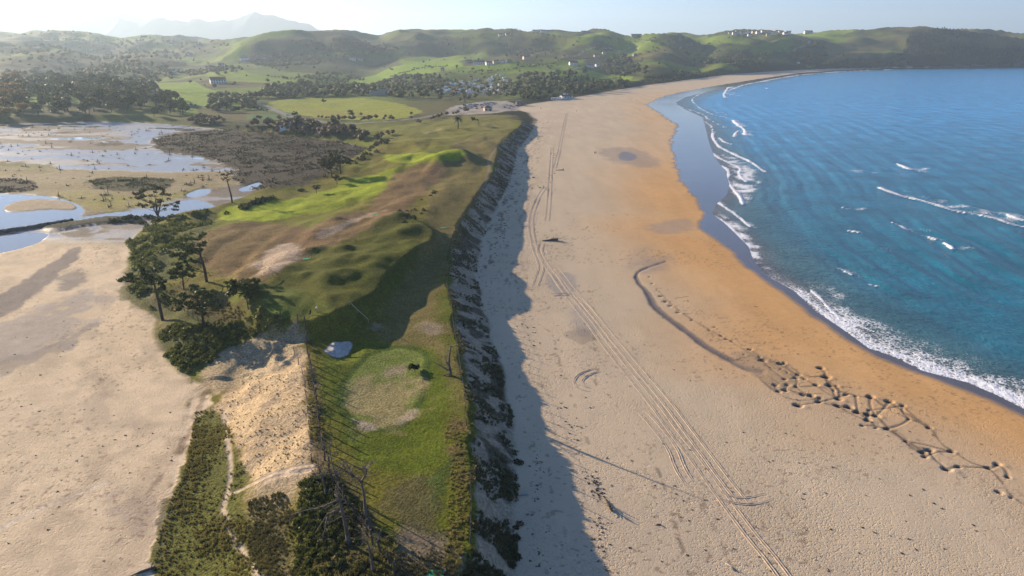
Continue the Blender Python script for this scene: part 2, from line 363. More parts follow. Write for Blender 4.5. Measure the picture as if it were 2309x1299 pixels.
# beach: pale dry sand by the dune, orange damp sand towards the sea, glossy film at the edge
C[:] = SAND
kd = slope_of(YY, XD); dD = (XD(YY) - XX) * kd                      # distance inland of the wet film
damp = sstep(dD + 10 * N1 + 12 * fbm(XX, YY, 90, 3, 207), 60, 8) * (1 - .5 * sstep(YY, 330, 520)) * (1 - .5 * sstep(YY, 700, 1100)) * (YY < 1200)
put(damp, ORANGE, foot=.15)
put(np.clip(N1 * .9 + .1, 0, 1) * .5 * damp, [.62, .39, .18])
put(sstep(N3 + N1 * .5, .1, .5) * .4 * (1 - damp), SANDG)
put(np.ones(shape) * (1 - damp), C.copy(), foot=1.0) if False else None
FOOTM[:] = (1 - .8 * damp) * (YY < 520) * (dD > 4)
film = sstep(dD + N2 * 1.2 + (YY > 300) * N2 * 3, 2.2, -1.0)
put(film, WETS, wet=1.0, foot=0.0)
put(sstep(DD, 1.0, -6), [.05, .06, .055], wet=1.0)
# glossy damp halo and runs
# land behind the dune foot
land = sstep(PROF + .05 * N2, .80, .93) * (EE > 0)
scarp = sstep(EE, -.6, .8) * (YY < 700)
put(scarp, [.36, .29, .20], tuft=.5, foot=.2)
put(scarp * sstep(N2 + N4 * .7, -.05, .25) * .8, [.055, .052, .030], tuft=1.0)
near = (YY < 640)
gcol = OLIVE + (GRASS - OLIVE) * sstep(N1, -.25, .35)[..., None]
gcol = gcol + (BROWN * .8 - gcol) * (sstep(N1 + N2 * .5, .15, .5) * .4)[..., None]
far = sstep(YY, 560, 700)[..., None]
pa = PASTURE + (np.array([.115, .10, .035]) - PASTURE) * sstep(N3, -.2, .4)[..., None]
pa = pa + (np.array([.055, .062, .028]) - pa) * (sstep(fbm(XX, YY, 90, 4, 241), -.02, .25) * .8)[..., None]
pa = pa + (FIELD * .85 - pa) * (sstep(fbm(XX, YY, 300, 3, 251), .12, .35) * .7)[..., None]
gcol = gcol * (1 - far) + pa * far
gcol = gcol + (np.array([.20, .215, .022]) - gcol) * (.45 * sstep(YY, 270, 380) * (1 - sstep(YY, 600, 700)) * sstep(N1 + .3, 0, .4))[..., None]
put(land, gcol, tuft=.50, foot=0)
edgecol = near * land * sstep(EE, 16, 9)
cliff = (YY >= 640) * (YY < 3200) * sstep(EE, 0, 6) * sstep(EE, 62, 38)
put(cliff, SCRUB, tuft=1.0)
# lagoon
lag = sstep(SL + N2 * 1.0, 2.5, 0)
lagoon_in = sstep(SL + N2 * 1.5, -.5, 1.5)
west = sstep(YY + fbm(XX, YY, 30, 3, 99) * 8, 262, 238)
put(lagoon_in * (1 - west), MUD, wet=.7, tuft=.2, foot=0)
put(lagoon_in * (1 - west) * sstep(fbm(XX * .5 + .25 * YY, YY, 34, 4, 381) + .25 * N2, .0, .12) * .9, [.15, .125, .09], wet=.05, tuft=.4)
put(lagoon_in * (1 - west) * sstep(fbm(XX * .4, YY, 15, 3, 383), .12, .3) * .8, [.30, .29, .27], wet=.5)
put(lagoon_in * west, SAND * np.array([1.18, 1.17, 1.13]), wet=0, tuft=0, foot=1.0)  # western sand lightened: the sun's glare is put into its colour
region([(425,850),(455,862),(500,900),(470,925),(440,940),(425,1040),(390,1130),(360,1230),(350,1340),(290,1340),(345,1200),(380,1100),(415,960)], SAND * 1.15, 2, 3, 1, tuft=.1, foot=.8)
# spit colours ---------------------------------------------------------------
region([(1010,560),(1060,470),(1105,400),(1125,330),(1160,275),(1180,262),(1100,262),(1060,300),(1010,330),(960,400),(960,460),(930,560),(900,640),(860,700),(830,760),(900,800),(960,790),(1000,830),(1010,900),(1030,1000),(1030,860),(1012,740),(1002,650)], [.155,.125,.045], 8, 6, .85)
region([(490,470),(560,455),(640,455),(690,440),(700,470),(620,500),(560,498),(500,497)], BRIGHT, 3, 1.5, .9)
region([(640,465),(760,420),(840,395),(1000,345),(1060,355),(980,372),(900,395),(880,425),(820,450),(700,485),(650,490)], BRIGHT*.85, 6, 4, .8)
region([(780,400),(860,385),(870,430),(800,440),(750,420)], BRIGHT, 4, 2, .6)
region([(860,345),(1050,340),(1060,356),(950,362),(870,372)], BRIGHT*1.05, 4, 2, .8)
region([(880,390),(960,362),(1010,370),(960,430),(900,500),(830,540),(720,560),(640,560),(620,530),(700,510),(800,480),(860,450)], BROWN, 8, 5, .85)
region([(400,560),(480,510),(640,500),(740,520),(680,580),(600,640),(560,650),(480,620)], BROWN*.95, 8, 5, .8)
region([(560,600),(600,560),(640,545),(670,560),(640,600),(590,620)], BARE, 9, 6, .75)
region([(700,530),(780,500),(860,475),(880,470),(800,510),(720,545)], BARE*.9, 4, 4, .55)
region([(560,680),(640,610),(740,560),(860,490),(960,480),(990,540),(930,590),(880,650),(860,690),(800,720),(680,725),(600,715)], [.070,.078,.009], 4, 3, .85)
region([(570,690),(640,640),(720,690),(770,700),(740,720),(640,724),(590,712)], [.10,.13,.02], 6, 3, .6)
region([(600,693),(628,686),(672,690),(672,712),(612,708)], [.11,.15,.02], 1, .5, .7)
region([(730,760),(830,760),(880,780),(960,770),(1010,830),(1020,960),(1020,1050),(950,1080),(860,1070),(780,1010),(720,900),(715,820)], [.080,.108,.007], 8, 4, .9)
region([(830,800),(880,783),(930,783),(968,800),(960,850),(945,920),(900,965),(850,972),(790,950),(760,900),(780,850)], [.15,.185,.04], 1, .3, .9)
GR = [(830,800),(880,783),(930,783),(968,800),(960,850),(945,920),(900,965),(850,972),(790,950),(760,900),(780,850),(830,800)]
stripe(GR, [.05,.085,.010], 1.6, .85, .6, .2, 1)
region([(790,880),(860,855),(940,870),(945,920),(900,960),(850,970),(790,950),(770,915)], [.29,.215,.12], 9, 9, .62)
region([(870,830),(910,815),(930,825),(900,845),(860,850)], [.27,.21,.14], 4, 3, .75)
region([(770,935),(800,940),(860,965),(850,976),(800,960)], BARE, 2, 2, .75)
region([(890,950),(940,910),(945,930),(905,965)], BARE, 3, 3, .55)
region([(940,730),(990,725),(1000,760),(960,765)], BARE*.75, 4, 4, .5)
region([(840,720),(870,730),(850,750),(825,745)], BARE*.75, 3, 3, .5)
region([(850,1080),(960,1060),(1010,1100),(1030,1200),(980,1230),(900,1200),(840,1150)], [.085,.075,.035], 8, 6, .8, tuft=.8)
region([(900,1180),(1000,1200),(1040,1260),(1000,1330),(880,1330),(850,1260)], [.18,.14,.10], 6, 4, .8, tuft=.5)
region([(1010,930),(1050,960),(1060,1080),(1062,1160),(1040,1240),(1010,1210),(1015,1080),(1000,1000)], [.13,.085,.042], 4, 4, .8, tuft=1)
region([(960,1060),(1040,1010),(1030,1060),(1010,1120),(1030,1170),(990,1140)], DEEP*1.3, 5, 4, .8, tuft=.9)
region([(738,780),(770,770),(796,768),(795,785),(778,806),(745,803),(728,792)], [.46,.42,.37], 1, .6, 1.0, tuft=0)
# the sandy slope at the left of the spit
region([(470,905),(520,880),(600,830),(680,780),(690,760),(700,860),(705,950),(720,1040),(705,1090),(620,1100),(560,1090),(520,1010),(505,950)], [.52,.385,.23], 5, 4, .95, tuft=.6, foot=.3)
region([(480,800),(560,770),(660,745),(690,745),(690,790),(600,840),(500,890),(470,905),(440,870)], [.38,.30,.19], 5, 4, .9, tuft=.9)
region([(560,1090),(705,1060),(700,1110),(620,1170),(680,1250),(640,1330),(600,1200),(540,1150)], [.40,.31,.2], 8, 6, .75, tuft=.7)
region([(450,930),(500,930),(530,1010),(560,1080),(540,1150),(600,1200),(640,1330),(340,1330),(350,1230),(385,1130),(420,1050)], [.12,.125,.03], 2.0, 3.5, .95, tuft=1)
region([(560,1140),(640,1120),(670,1200),(680,1299),(600,1299),(560,1220)], [.07,.065,.025], 6, 5, .8, tuft=1)
region([(690,1060),(790,1060),(850,1180),(900,1330),(660,1330),(670,1200)], [.075,.062,.035], 8, 5, .85, tuft=1)
region([(690,800),(715,830),(725,950),(745,1050),(700,1050),(700,930)], [.10,.080,.045], 3, 2, .8, tuft=.8)
region([(360,560),(430,490),(480,480),(470,520),(400,570),(380,650),(480,700),(560,715),(560,745),(470,770),(420,840),(370,800),(350,760),(365,720),(300,690),(275,650),(300,580)], [.075,.085,.025], 5, 4, .8, tuft=1)
region([(380,640),(470,640),(560,690),(560,710),(470,720),(400,700)], [.11,.082,.035], 5, 4, .7, tuft=.7)
for L, w in (([(505,930),(515,1000),(522,1060),(512,1110),(500,1150),(520,1200),(560,1260),(590,1310)], .9), ([(512,1115),(580,1085),(640,1062),(705,1048)], 1.0), ([(700,1060),(640,1070),(600,1085)], 1.2)):
    stripe(L, [.46,.37,.27], w, .85, .7, .3, tuft=0)
stripe([(1125,330),(1110,345),(1100,370),(1105,395),(1080,430)], BARE*.7, 1.6, .5)
# western beach: pebble bands, wet patches
region([(185,556),(160,560),(110,600),(40,640),(0,665),(-60,700),(-60,740),(0,718),(60,680),(130,620),(180,580)], [.20,.175,.155], 3, 2.5, .9)
region([(170,600),(205,610),(195,640),(140,660),(130,640)], [.22,.195,.17], 4, 4, .8)
region([(-60,740),(60,720),(190,650),(215,680),(190,740),(100,800),(0,840),(-60,850)], [.34,.30,.26], 10, 10, .75)
region([(-60,810),(60,800),(160,755),(210,730),(200,750),(110,810),(0,850),(-60,870)], [.24,.21,.18], 3, 5, .6)
stripe([(-40,1215),(60,1160),(160,1120),(235,1090)], [.62,.53,.41], .8, .9, .4, .1, foot=0)
stripe([(470,880),(440,930),(425,980),(405,1010),(385,1050),(350,1090),(330,1120)], [.18,.13,.09], .8, .7, 1.2, 2.2)
region([(285,1080),(340,1120),(330,1230),(290,1200)], [.30,.24,.19], 6, 6, .6)
# lagoon floor
region([(-300,360),(90,366),(140,380),(110,395),(-300,400)], [.16,.15,.05], 4, 4, .9, wet=0)
region([(-300,395),(120,380),(260,385),(420,390),(480,385),(560,395),(540,420),(470,430),(400,450),(300,470),(210,488),(180,470),(130,445),(60,436),(-300,430)], [.30,.24,.12], 6, 5, .9, wet=0, tuft=.5)
region([(200,440),(330,440),(420,430),(470,410),(400,455),(330,470),(220,482)], [.26,.23,.055], 6, 6, .7)
region([(100,440),(180,430),(300,440),(250,470),(190,470)], [.28,.25,.07], 6, 6, .6)
region([(-300,398),(60,400),(95,422),(60,436),(-300,438)], [.075,.062,.04], 4, 4, .95, wet=0, tuft=1)
region([(190,405),(280,398),(400,402),(385,425),(320,433),(220,428)], [.070,.068,.032], 5, 5, .95, wet=0, tuft=1)
region([(330,312),(500,288),(620,300),(760,318),(835,332),(800,352),(760,390),(640,422),(590,432),(560,425),(520,405),(530,375),(450,352),(360,345)], REED, 6, 7, .97, wet=0, tuft=1)
for q in ([(330,312),(420,292),(520,290),(440,310)], [(200,322),(270,318),(300,325),(230,330)], [(60,285),(150,283),(120,295),(40,298)], [(100,300),(180,296),(140,303)]):
    region(q, REED, 5, 8, .85, wet=0)
region([(10,463),(60,447),(150,452),(180,465),(170,478),(110,472),(40,480),(5,478)], [.36,.29,.19], 2, 1, 1, wet=0, tuft=0)
region([(200,500),(300,488),(360,492),(350,505),(290,520),(250,515)], [.30,.26,.21], 3, 2, .9, wet=0)
region([(90,512),(180,497),(250,486),(350,490),(300,497),(200,506),(120,522)], [.055,.058,.028], 2, 2, .95, wet=0, tuft=1)
# middle distance ------------------------------------------------------------
region([(590,232),(650,222),(780,218),(880,228),(960,248),(930,262),(880,272),(780,272),(690,262),(640,250)], [.27,.29,.035], 8, 6, .95)
region([(640,240),(760,250),(900,255),(850,262),(720,262)], [.27,.22,.05], 8, 8, .5)
region([(550,262),(600,255),(650,262),(650,270),(560,270)], [.08,.16,.05], 2, 1, .9)
region([(560,290),(700,290),(850,285),(1000,285),(900,310),(800,320),(700,305)], [.17,.19,.03], 10, 8, .8)
region([(820,300),(1000,262),(1150,258),(1170,280),(1120,310),(1000,320),(850,330)], [.19,.18,.04], 10, 8, .7)
region([(790,320),(700,303),(560,292),(430,285),(430,272),(560,275),(700,285),(850,300)], SCRUB*1.5, 5, 5, .9, tuft=1)
region([(335,188),(430,178),(470,205),(540,212),(570,228),(480,218),(370,203)], FIELD, 5, 3, 1)
region([(370,203),(480,222),(600,232),(560,240),(430,240),(380,232)], FIELD*.95, 5, 3, 1)
region([(380,238),(450,240),(440,262),(420,258)], FIELD*.85, 5, 3, .9)
region([(440,168),(520,158),(600,170),(720,185),(700,190),(560,186),(480,178)], FIELD*.85, 8, 8, .9)
region([(530,150),(600,148),(660,158),(640,176),(560,168)], [.13,.17,.04], 8, 8, .8)
region([(740,190),(800,178),(860,160),(930,140),(1000,130),(1060,150),(1010,160),(960,165),(880,178),(800,192)], FIELD*1.05, 12, 8, 1)
region([(880,140),(960,125),(1060,118),(1120,125),(1040,140),(960,150)], FIELD*.9, 15, 10, .8)
region([(950,150),(1100,150),(1230,145),(1260,155),(1100,165),(1000,165)], FIELD*.8, 8, 8, .9)
region([(1100,165),(1180,150),(1260,135),(1330,128),(1290,160),(1190,165)], FIELD*.8, 8, 8, .9)
region([(1210,170),(1290,158),(1400,160),(1440,175),(1380,188),(1300,180)], FIELD*.85, 8, 6, .95)
region([(1430,140),(1520,140),(1600,150),(1580,165),(1500,160)], FIELD*.65, 8, 6, .8)
region([(1620,150),(1680,155),(1640,162),(1590,160)], FIELD*.8, 8, 6, .8)
region([(1690,110),(1760,85),(1800,90),(1760,120),(1700,128)], FIELD*.7, 10, 8, .7)
region([(1850,100),(1950,80),(2050,78),(2060,110),(1960,120),(1880,128),(1860,118)], [.13,.12,.045], 12, 8, .9)
region([(1860,135),(1950,115),(1960,122),(1880,140),(1850,145)], [.22,.16,.05], 8, 6, .8)
region([(1800,148),(1850,146),(1830,153)], FIELD*.8, 5, 4, .9)
region([(2040,85),(2100,68),(2180,68),(2309,90),(2500,95),(2500,150),(2309,150),(2000,150),(2050,120)], WOOD, 10, 8, .97, tuft=1)
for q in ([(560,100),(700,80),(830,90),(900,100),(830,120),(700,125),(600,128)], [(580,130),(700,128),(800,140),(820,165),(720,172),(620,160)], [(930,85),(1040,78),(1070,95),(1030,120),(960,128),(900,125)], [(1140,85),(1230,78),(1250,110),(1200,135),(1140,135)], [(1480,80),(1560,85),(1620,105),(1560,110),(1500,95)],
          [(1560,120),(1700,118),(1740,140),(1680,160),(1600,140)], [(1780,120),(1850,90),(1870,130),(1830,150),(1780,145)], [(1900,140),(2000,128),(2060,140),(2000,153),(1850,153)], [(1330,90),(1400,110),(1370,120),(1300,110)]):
    region(q, [.042,.048,.022], 25, 25, .85, tuft=.8)  # shade of the hill slopes put into the ground colour, with some dark woodland
region([(1010,240),(1110,225),(1160,232),(1180,250),(1120,256),(1050,258),(1000,262)], [.33,.29,.24], 4, 3, .95, tuft=0)
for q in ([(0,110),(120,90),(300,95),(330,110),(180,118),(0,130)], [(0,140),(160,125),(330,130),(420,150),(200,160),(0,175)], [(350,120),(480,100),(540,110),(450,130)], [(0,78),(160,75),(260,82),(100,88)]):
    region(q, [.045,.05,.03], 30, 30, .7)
stripe([(560,222),(590,236),(620,248),(650,262),(690,270),(760,280),(850,276),(940,268),(1000,256),(1060,240),(1130,228),(1170,226)], ROAD*1.3, 7, .95, 2, 1, tuft=0)
stripe([(330,188),(350,215),(380,232),(430,240),(500,245)], ROAD*1.2, 6, .9, 2, 1)
for L in ([(1080,262),(1150,262)], [(960,300),(1000,290)]): stripe(L, BARE, 4, .5)
for L in ([(1795,72),(1810,85),(1830,95),(1800,108),(1775,115)], [(2150,70),(2170,84)], [(2175,84),(2230,76)], [(1180,165),(1260,160),(1330,150)], [(1600,100),(1530,92),(1440,100)], [(1370,105),(1460,96),(1560,100)], [(1270,128),(1400,112),(1500,100)]):
    stripe(L, [.36,.32,.25], 5, .6, 3, 1, sm=1)
# beach: channel and pits scoured in the damp sand (depth in the mesh, wet grey channel floor, shade of pits and links darkened into the colour)
CH = smoothpts(gp([(1500,590),(1470,600),(1434,614),(1436,635),(1462,660),(1474,690),(1500,712),(1540,740),(1590,780),(1640,808),(1685,832),(1715,838)]), 3)
bl = np.s_[0:int(np.searchsorted(rows, 330)), :]
d = segdist(XX[bl], YY[bl], CH) + .3 * N4[bl]
cw = np.clip(.35 + (CH[:, 1].max() - YY[bl]) / 55, .3, 1.15); mch = sstep(-d, -cw * 1.6, -cw * .6); ZZ[bl] -= .22 * sstep(-d, -cw * 1.5, 0)
C[bl] += (np.array([.13, .11, .10]) - C[bl]) * mch[..., None] * .92; WETM[bl] = np.maximum(WETM[bl], mch * .35)
PITS = [(1712,805),(1720,812),(1760,820),(1768,818),(1760,832),(1775,840),(1800,845),(1815,855),(1840,868),(1850,830),(1862,850),(1870,868),(1880,880),(1770,855),(1795,852),(1775,868),(1770,880),(1795,872),(1812,890),(1755,882),(1750,868),(1828,892),(1848,898),(1845,906),(1890,900),(1800,914),(1885,870),
  (1907,890),(1930,893),(1963,895),(1912,918),(1890,915),(1935,930),(1955,935),(1955,948),(1960,925),(1975,938),(2005,905),(2035,915),(2050,945),(2095,965),(1975,965),(1945,960),(2000,967),(2043,995),(2080,1020),(2095,1015),(2145,1018),(2085,1030),(2135,1058),(2160,1052),(2228,1055),(2250,1047),(2273,1076),(2280,1123),(2252,1110),
  (1490,668),(1500,680),(1512,690),(1530,705),(1545,712),(1560,722),(1580,735),(1600,745),(1625,757),(1650,770),(1580,728),(1610,738),(1470,640),(1480,655),(1465,625),(1690,788),(1640,765),(1678,800)]
LINKS = [(0,1),(2,3),(3,7),(7,8),(5,7),(4,5),(9,10),(10,12),(11,12),(6,7),(13,14),(15,16),(16,18),(14,17),(19,20),(17,21),(21,22),(8,24),(26,24),(27,28),(28,29),(30,31),(31,34),(28,32),(32,33),(34,35),(29,36),(36,37),(35,38),(38,39),(37,40),(39,43),(42,43),(43,44),(44,45),(45,46),(46,49),(49,50),(50,51),(51,52),(52,53),(47,48),(44,47),(25,27),(23,30),(12,24),(2,6),(1,13)]
PW = gp(PITS)
for k, (px_, py_) in enumerate(PW):
    r = random.uniform(.38, .85) * (.75 if k > 53 else 1.0)
    m_ = (np.abs(YY[bl] - py_) < 6) & (np.abs(XX[bl] - px_) < 6)
    if not m_.any(): continue
    X_ = XX[bl][m_]; Y_ = YY[bl][m_]; a_ = random.uniform(0, 6.28)
    d = np.hypot((X_ - px_) / 1.25, Y_ - py_) + .35 * fbm(X_, Y_, 1.6, 3, k)
    d2 = np.hypot(X_ - px_ - 1.4 * r, Y_ - py_ + .9 * r)
    Zb = ZZ[bl]; Zb[m_] += -.55 * r * sstep(-d, -1.3 * r, -.2 * r) + .16 * r * np.exp(-(d2 / r) ** 2)
    mm = sstep(-d, -1.15 * r, -.5 * r)[:, None]; Cb = C[bl]; Cb[m_] += (np.array([.06, .05, .045]) - Cb[m_]) * mm * .9  # shade inside each pit painted into the sand colour
for a_, b_ in LINKS:
    A_ = PW[a_]; B_ = PW[b_]; M_ = (A_ + B_) / 2 + np.array([random.uniform(-.8, .8), random.uniform(-.8, .8)])
    P_ = smoothpts([A_, M_, B_], 2); x0, y0 = P_.min(0) - 2; x1, y1 = P_.max(0) + 2
    m_ = (YY[bl] > y0) & (YY[bl] < y1) & (XX[bl] > x0) & (XX[bl] < x1)
    if not m_.any(): continue
    d = segdist(XX[bl][m_], YY[bl][m_], P_) + .12 * N4[bl][m_]
    Zb = ZZ[bl]; Zb[m_] -= .09 * sstep(-d, -.5, 0); Cb = C[bl]; Cb[m_] += (np.array([.14, .11, .085]) - Cb[m_]) * sstep(-d, -.38, -.1)[:, None] * .75
for L_ in ([(1690,790),(1730,815),(1770,820),(1815,850),(1860,852),(1882,880),(1930,893),(1963,897),(2010,930),(2050,945),(2095,965)], [(1715,838),(1760,868),(1800,890),(1850,902),(1890,915),(1935,930),(1975,940),(2000,967),(2043,995),(2080,1022)], [(2035,915),(2060,940),(2100,965),(2120,1000),(2145,1018),(2190,1045),(2228,1055),(2262,1090),(2280,1123),(2330,1150)], [(1480,650),(1510,685),(1560,722),(1600,745),(1650,772),(1700,802)], [(1700,840),(1740,880),(1790,905),(1840,900)], [(1655,815),(1690,800),(1740,815)], [(1755,882),(1800,872),(1850,868),(1890,900)], [(1912,918),(1955,948),(1975,965),(2000,967)]):
    stripe(L_, [.13,.10,.075], .42, .8, .35, .28)
for _ in range(90):
    a_ = random.random(); cx_ = 1480 + a_ * 560; cy_ = 665 + a_ * 330 + random.uniform(-25, 12) * (1 + a_); stripe([(cx_, cy_), (cx_ + random.uniform(8, 26), cy_ + random.uniform(-5, 5))], [.19,.14,.10], .22, .6, .25, .1, 0)
region([(1640,790),(1700,790),(1760,820),(1800,860),(1790,880),(1740,880),(1700,850),(1650,820)], [.33,.24,.15], 3, 4, .6)
region([(1390,348),(1410,340),(1438,350),(1430,362),(1400,362)], [.10,.09,.08], 3, 2, .95, wet=1)
for q, k in (([(1340,335),(1440,330),(1500,375),(1440,380),(1370,360)], .55), ([(1480,500),(1560,490),(1585,512),(1500,530),(1450,520)], .55), ([(1480,580),(1520,570),(1500,610),(1440,610)], .5), ([(1400,590),(1480,540),(1440,620)], .3)):
    region(q, [.27,.22,.18], 14, 8, k, wet=.3)
region([(1225,620),(1290,612),(1310,650),(1290,668),(1240,665)], [.33,.30,.27], 3, 3, .75)
region([(1290,680),(1330,700),(1350,760),(1310,760)], [.36,.32,.28], 6, 5, .6)
region([(1260,745),(1330,745),(1360,770),(1300,775)], [.27,.22,.17], 3, 5, .5)
# wrack lines: dark seaweed threads along the strand
for off, k in ((6, .35), (11, .5), (14, .3)):
    d = np.abs(XX - XF(YY) - off * (1 + (YY < 170) * 1.2) + 5 * fbm(XX * 0, YY, 22, 3, 300 + off)); mm = sstep(-d, -.55, -.1) * sstep(fbm(XX, YY, 1.4, 2, 320 + off), .05, .3) * (YY < 560) * k
    put(mm, [.06, .045, .03])
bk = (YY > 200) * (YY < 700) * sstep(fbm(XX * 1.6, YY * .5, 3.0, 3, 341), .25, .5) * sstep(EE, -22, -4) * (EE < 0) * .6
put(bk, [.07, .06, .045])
tr_ = YY < 420
for k, (a0, b0, a1, b1) in enumerate([(440,870,300,1290),(300,620,430,860),(250,560,350,760),(60,700,260,900),(200,1299,390,1000),(30,1250,330,960),(330,800,410,900),(120,1299,240,1010)]):
    stripe([(a0,b0),((a0+a1)/2+random.uniform(-20,20),(b0+b1)/2+random.uniform(-20,20)),(a1,b1)], [.33,.25,.18], random.uniform(1.5,4.5), .22, 3, 2.5)
st_ = sstep(fbm(XX * .8 + YY * .5, YY * .35 - XX * .2, 6, 4, 361), .1, .5) * (YY < 260) * (XX < 0) * (SL > 0) * .35
put(st_, [.34, .27, .21])
sp_ = sstep(fbm(XX, YY, .8, 2, 371), .38, .6) * ((EE < -2) | (SL > 2)) * (YY < 300) * sstep(fbm(XX, YY, 18, 3, 373) + .15 * (XX < XF(YY) + 45), -.1, .25) * (1 - WETM) * .5
put(sp_, [.17, .11, .075])
# streaks across the upper beach
C *= (1 + .10 * fbm(XX * 2.2, YY * .45, 14, 4, 351) * (EE < 0) * (YY < 1500))[..., None]
C *= (1 + (.12 * N4 + .10 * N2) * (1 - .75 * (EE < 0)))[..., None]; C = np.clip(C, .004, .9)

# ------------------------------------------------------------------ mesh builders
def grid_mesh(name, V, keep, mask_idx=None):
    ny, nx = V.shape[:2]; idx = np.arange(ny * nx).reshape(ny, nx)
    q = np.stack([idx[:-1, :-1], idx[:-1, 1:], idx[1:, 1:], idx[1:, :-1]], -1)[keep]
    used = np.unique(q); remap = np.full(ny * nx, -1); remap[used] = np.arange(len(used)); q = remap[q]
    me = bpy.data.meshes.new(name)
    me.vertices.add(len(used)); me.vertices.foreach_set('co', V.reshape(-1, 3)[used].astype(np.float32).ravel())
    me.loops.add(q.size); me.loops.foreach_set('vertex_index', q.ravel().astype(np.int32))
    me.polygons.add(len(q)); me.polygons.foreach_set('loop_start', np.arange(0, q.size, 4, dtype=np.int32))
    me.polygons.foreach_set('use_smooth', np.ones(len(q), bool)); me.update()
    return me, used
def cattr(me, name, A):
    a = me.color_attributes.new(name, 'FLOAT_COLOR', 'POINT')
    if A.shape[1] == 3: A = np.hstack([A, np.ones((len(A), 1))])
    a.data.foreach_set('color', A.astype(np.float32).ravel())
def structure(name, me, m=None):
    o = bpy.data.objects.new(name, me); COL.objects.link(o); o['kind'] = 'structure'
    if m: me.materials.append(m)
    return o

# ------------------------------------------------------------------ ground
gm, nt, b = mat('ground_material')
geo = nt.nodes.new('ShaderNodeNewGeometry'); pos = geo.outputs['Position']
ca = nd(nt, 'ShaderNodeVertexColor', layer_name='Albedo'); ma = nd(nt, 'ShaderNodeVertexColor', layer_name='Masks')
sp = nt.nodes.new('ShaderNodeSeparateColor'); nt.links.new(ma.outputs[0], sp.inputs[0]); wetm, tuftm, footm = sp.outputs
nA = noise(nt, pos, 2.2, 4, .65); nB = noise(nt, pos, .55, 4, .6); nC = noise(nt, pos, 7.0, 2, .6)
def rng(v, a, b_, lo=.3, hi=.7):
    r = nd(nt, 'ShaderNodeMapRange'); r.inputs[1].default_value = lo; r.inputs[2].default_value = hi; r.inputs[3].default_value = a; r.inputs[4].default_value = b_; nt.links.new(v, r.inputs[0]); return r.outputs[0]
gA = rng(nA, .72, 1.28); gB = rng(nB, .8, 1.2)
gr = mth(nt, 'MULTIPLY', gA, gB)
# tufts: darker between the blades, paler at the tips
gT = rng(nA, .35, 1.55); grT = mth(nt, 'MULTIPLY', gT, gB)
fac = mth(nt, 'ADD', mth(nt, 'MULTIPLY', mth(nt, 'SUBTRACT', grT, gr), tuftm), gr)
flat_ = mth(nt, 'SUBTRACT', 1.0, wetm); fac = mth(nt, 'ADD', mth(nt, 'MULTIPLY', mth(nt, 'SUBTRACT', fac, 1.0), flat_), 1.0)
# footprints: scattered hollows in the dry sand
vor = nd(nt, 'ShaderNodeTexVoronoi', Scale=2.3, Randomness=1.0); nt.links.new(pos, vor.inputs['Vector'])
patch = rng(noise(nt, pos, .035, 4, .7), 0, 1, .42, .62)
hol = mth(nt, 'SUBTRACT', 1.0, rng(vor.outputs['Distance'], 0, 1, .10, .42)); hol = mth(nt, 'MULTIPLY', hol, mth(nt, 'MULTIPLY', mth(nt, 'ADD', mth(nt, 'MULTIPLY', patch, .8), .2), footm))
smf = sp.inputs[0]; sandf = mth(nt, 'SUBTRACT', 1.0, mth(nt, 'MULTIPLY', footm, .72)); isand = nd(nt, 'ShaderNodeVertexColor', layer_name='Grain'); gsep = nt.nodes.new('ShaderNodeSeparateColor'); nt.links.new(isand.outputs[0], gsep.inputs[0]); sandf = mth(nt, 'MULTIPLY', sandf, gsep.outputs[0]); fac = mth(nt, 'ADD', mth(nt, 'MULTIPLY', mth(nt, 'SUBTRACT', fac, 1.0), sandf), 1.0)
v = nt.nodes.new('ShaderNodeVectorMath'); v.operation = 'SCALE'; nt.links.new(ca.outputs[0], v.inputs[0]); nt.links.new(fac, v.inputs['Scale'])
nt.links.new(v.outputs[0], b.inputs['Base Color'])
rr = rng(wetm, .93, .10, 0, 1); nt.links.new(rr, b.inputs['Roughness']); nt.links.new(rng(wetm, .06, .55, 0, 1), b.inputs['Specular IOR Level'])
h1 = mth(nt, 'MULTIPLY', nA, mth(nt, 'MULTIPLY', mth(nt, 'ADD', mth(nt, 'MULTIPLY', tuftm, .50), .03), flat_))
nH = noise(nt, pos, 1.7, 3, .7); hol2 = mth(nt, 'MULTIPLY', rng(nH, 0, 1, .54, .68), mth(nt, 'MULTIPLY', footm, mth(nt, 'ADD', mth(nt, 'MULTIPLY', patch, .75), .25))); h2 = mth(nt, 'ADD', mth(nt, 'MULTIPLY', hol, -.05), mth(nt, 'MULTIPLY', hol2, -.12))
h3 = mth(nt, 'MULTIPLY', nC, mth(nt, 'MULTIPLY', footm, .035))
hh = mth(nt, 'ADD', mth(nt, 'ADD', h1, h2), h3)
bp = nd(nt, 'ShaderNodeBump', Strength=1.0, Distance=1.0); nt.links.new(hh, bp.inputs['Height']); nt.links.new(bp.outputs[0], b.inputs['Normal'])
V = np.stack([XX, YY, ZZ], -1)
keep = ~((DD[:-1, :-1] < -45) & (DD[1:, 1:] < -45) & (ZZ[:-1, :-1] < -.5) & (ZZ[1:, 1:] < -.5) & (YY[:-1, :-1] < 2450))
me, used = grid_mesh('ground', V, keep)
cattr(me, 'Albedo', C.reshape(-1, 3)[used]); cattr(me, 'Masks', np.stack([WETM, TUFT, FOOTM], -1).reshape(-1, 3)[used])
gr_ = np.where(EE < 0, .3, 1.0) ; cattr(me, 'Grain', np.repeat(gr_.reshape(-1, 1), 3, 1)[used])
ground = structure('ground', me, gm)

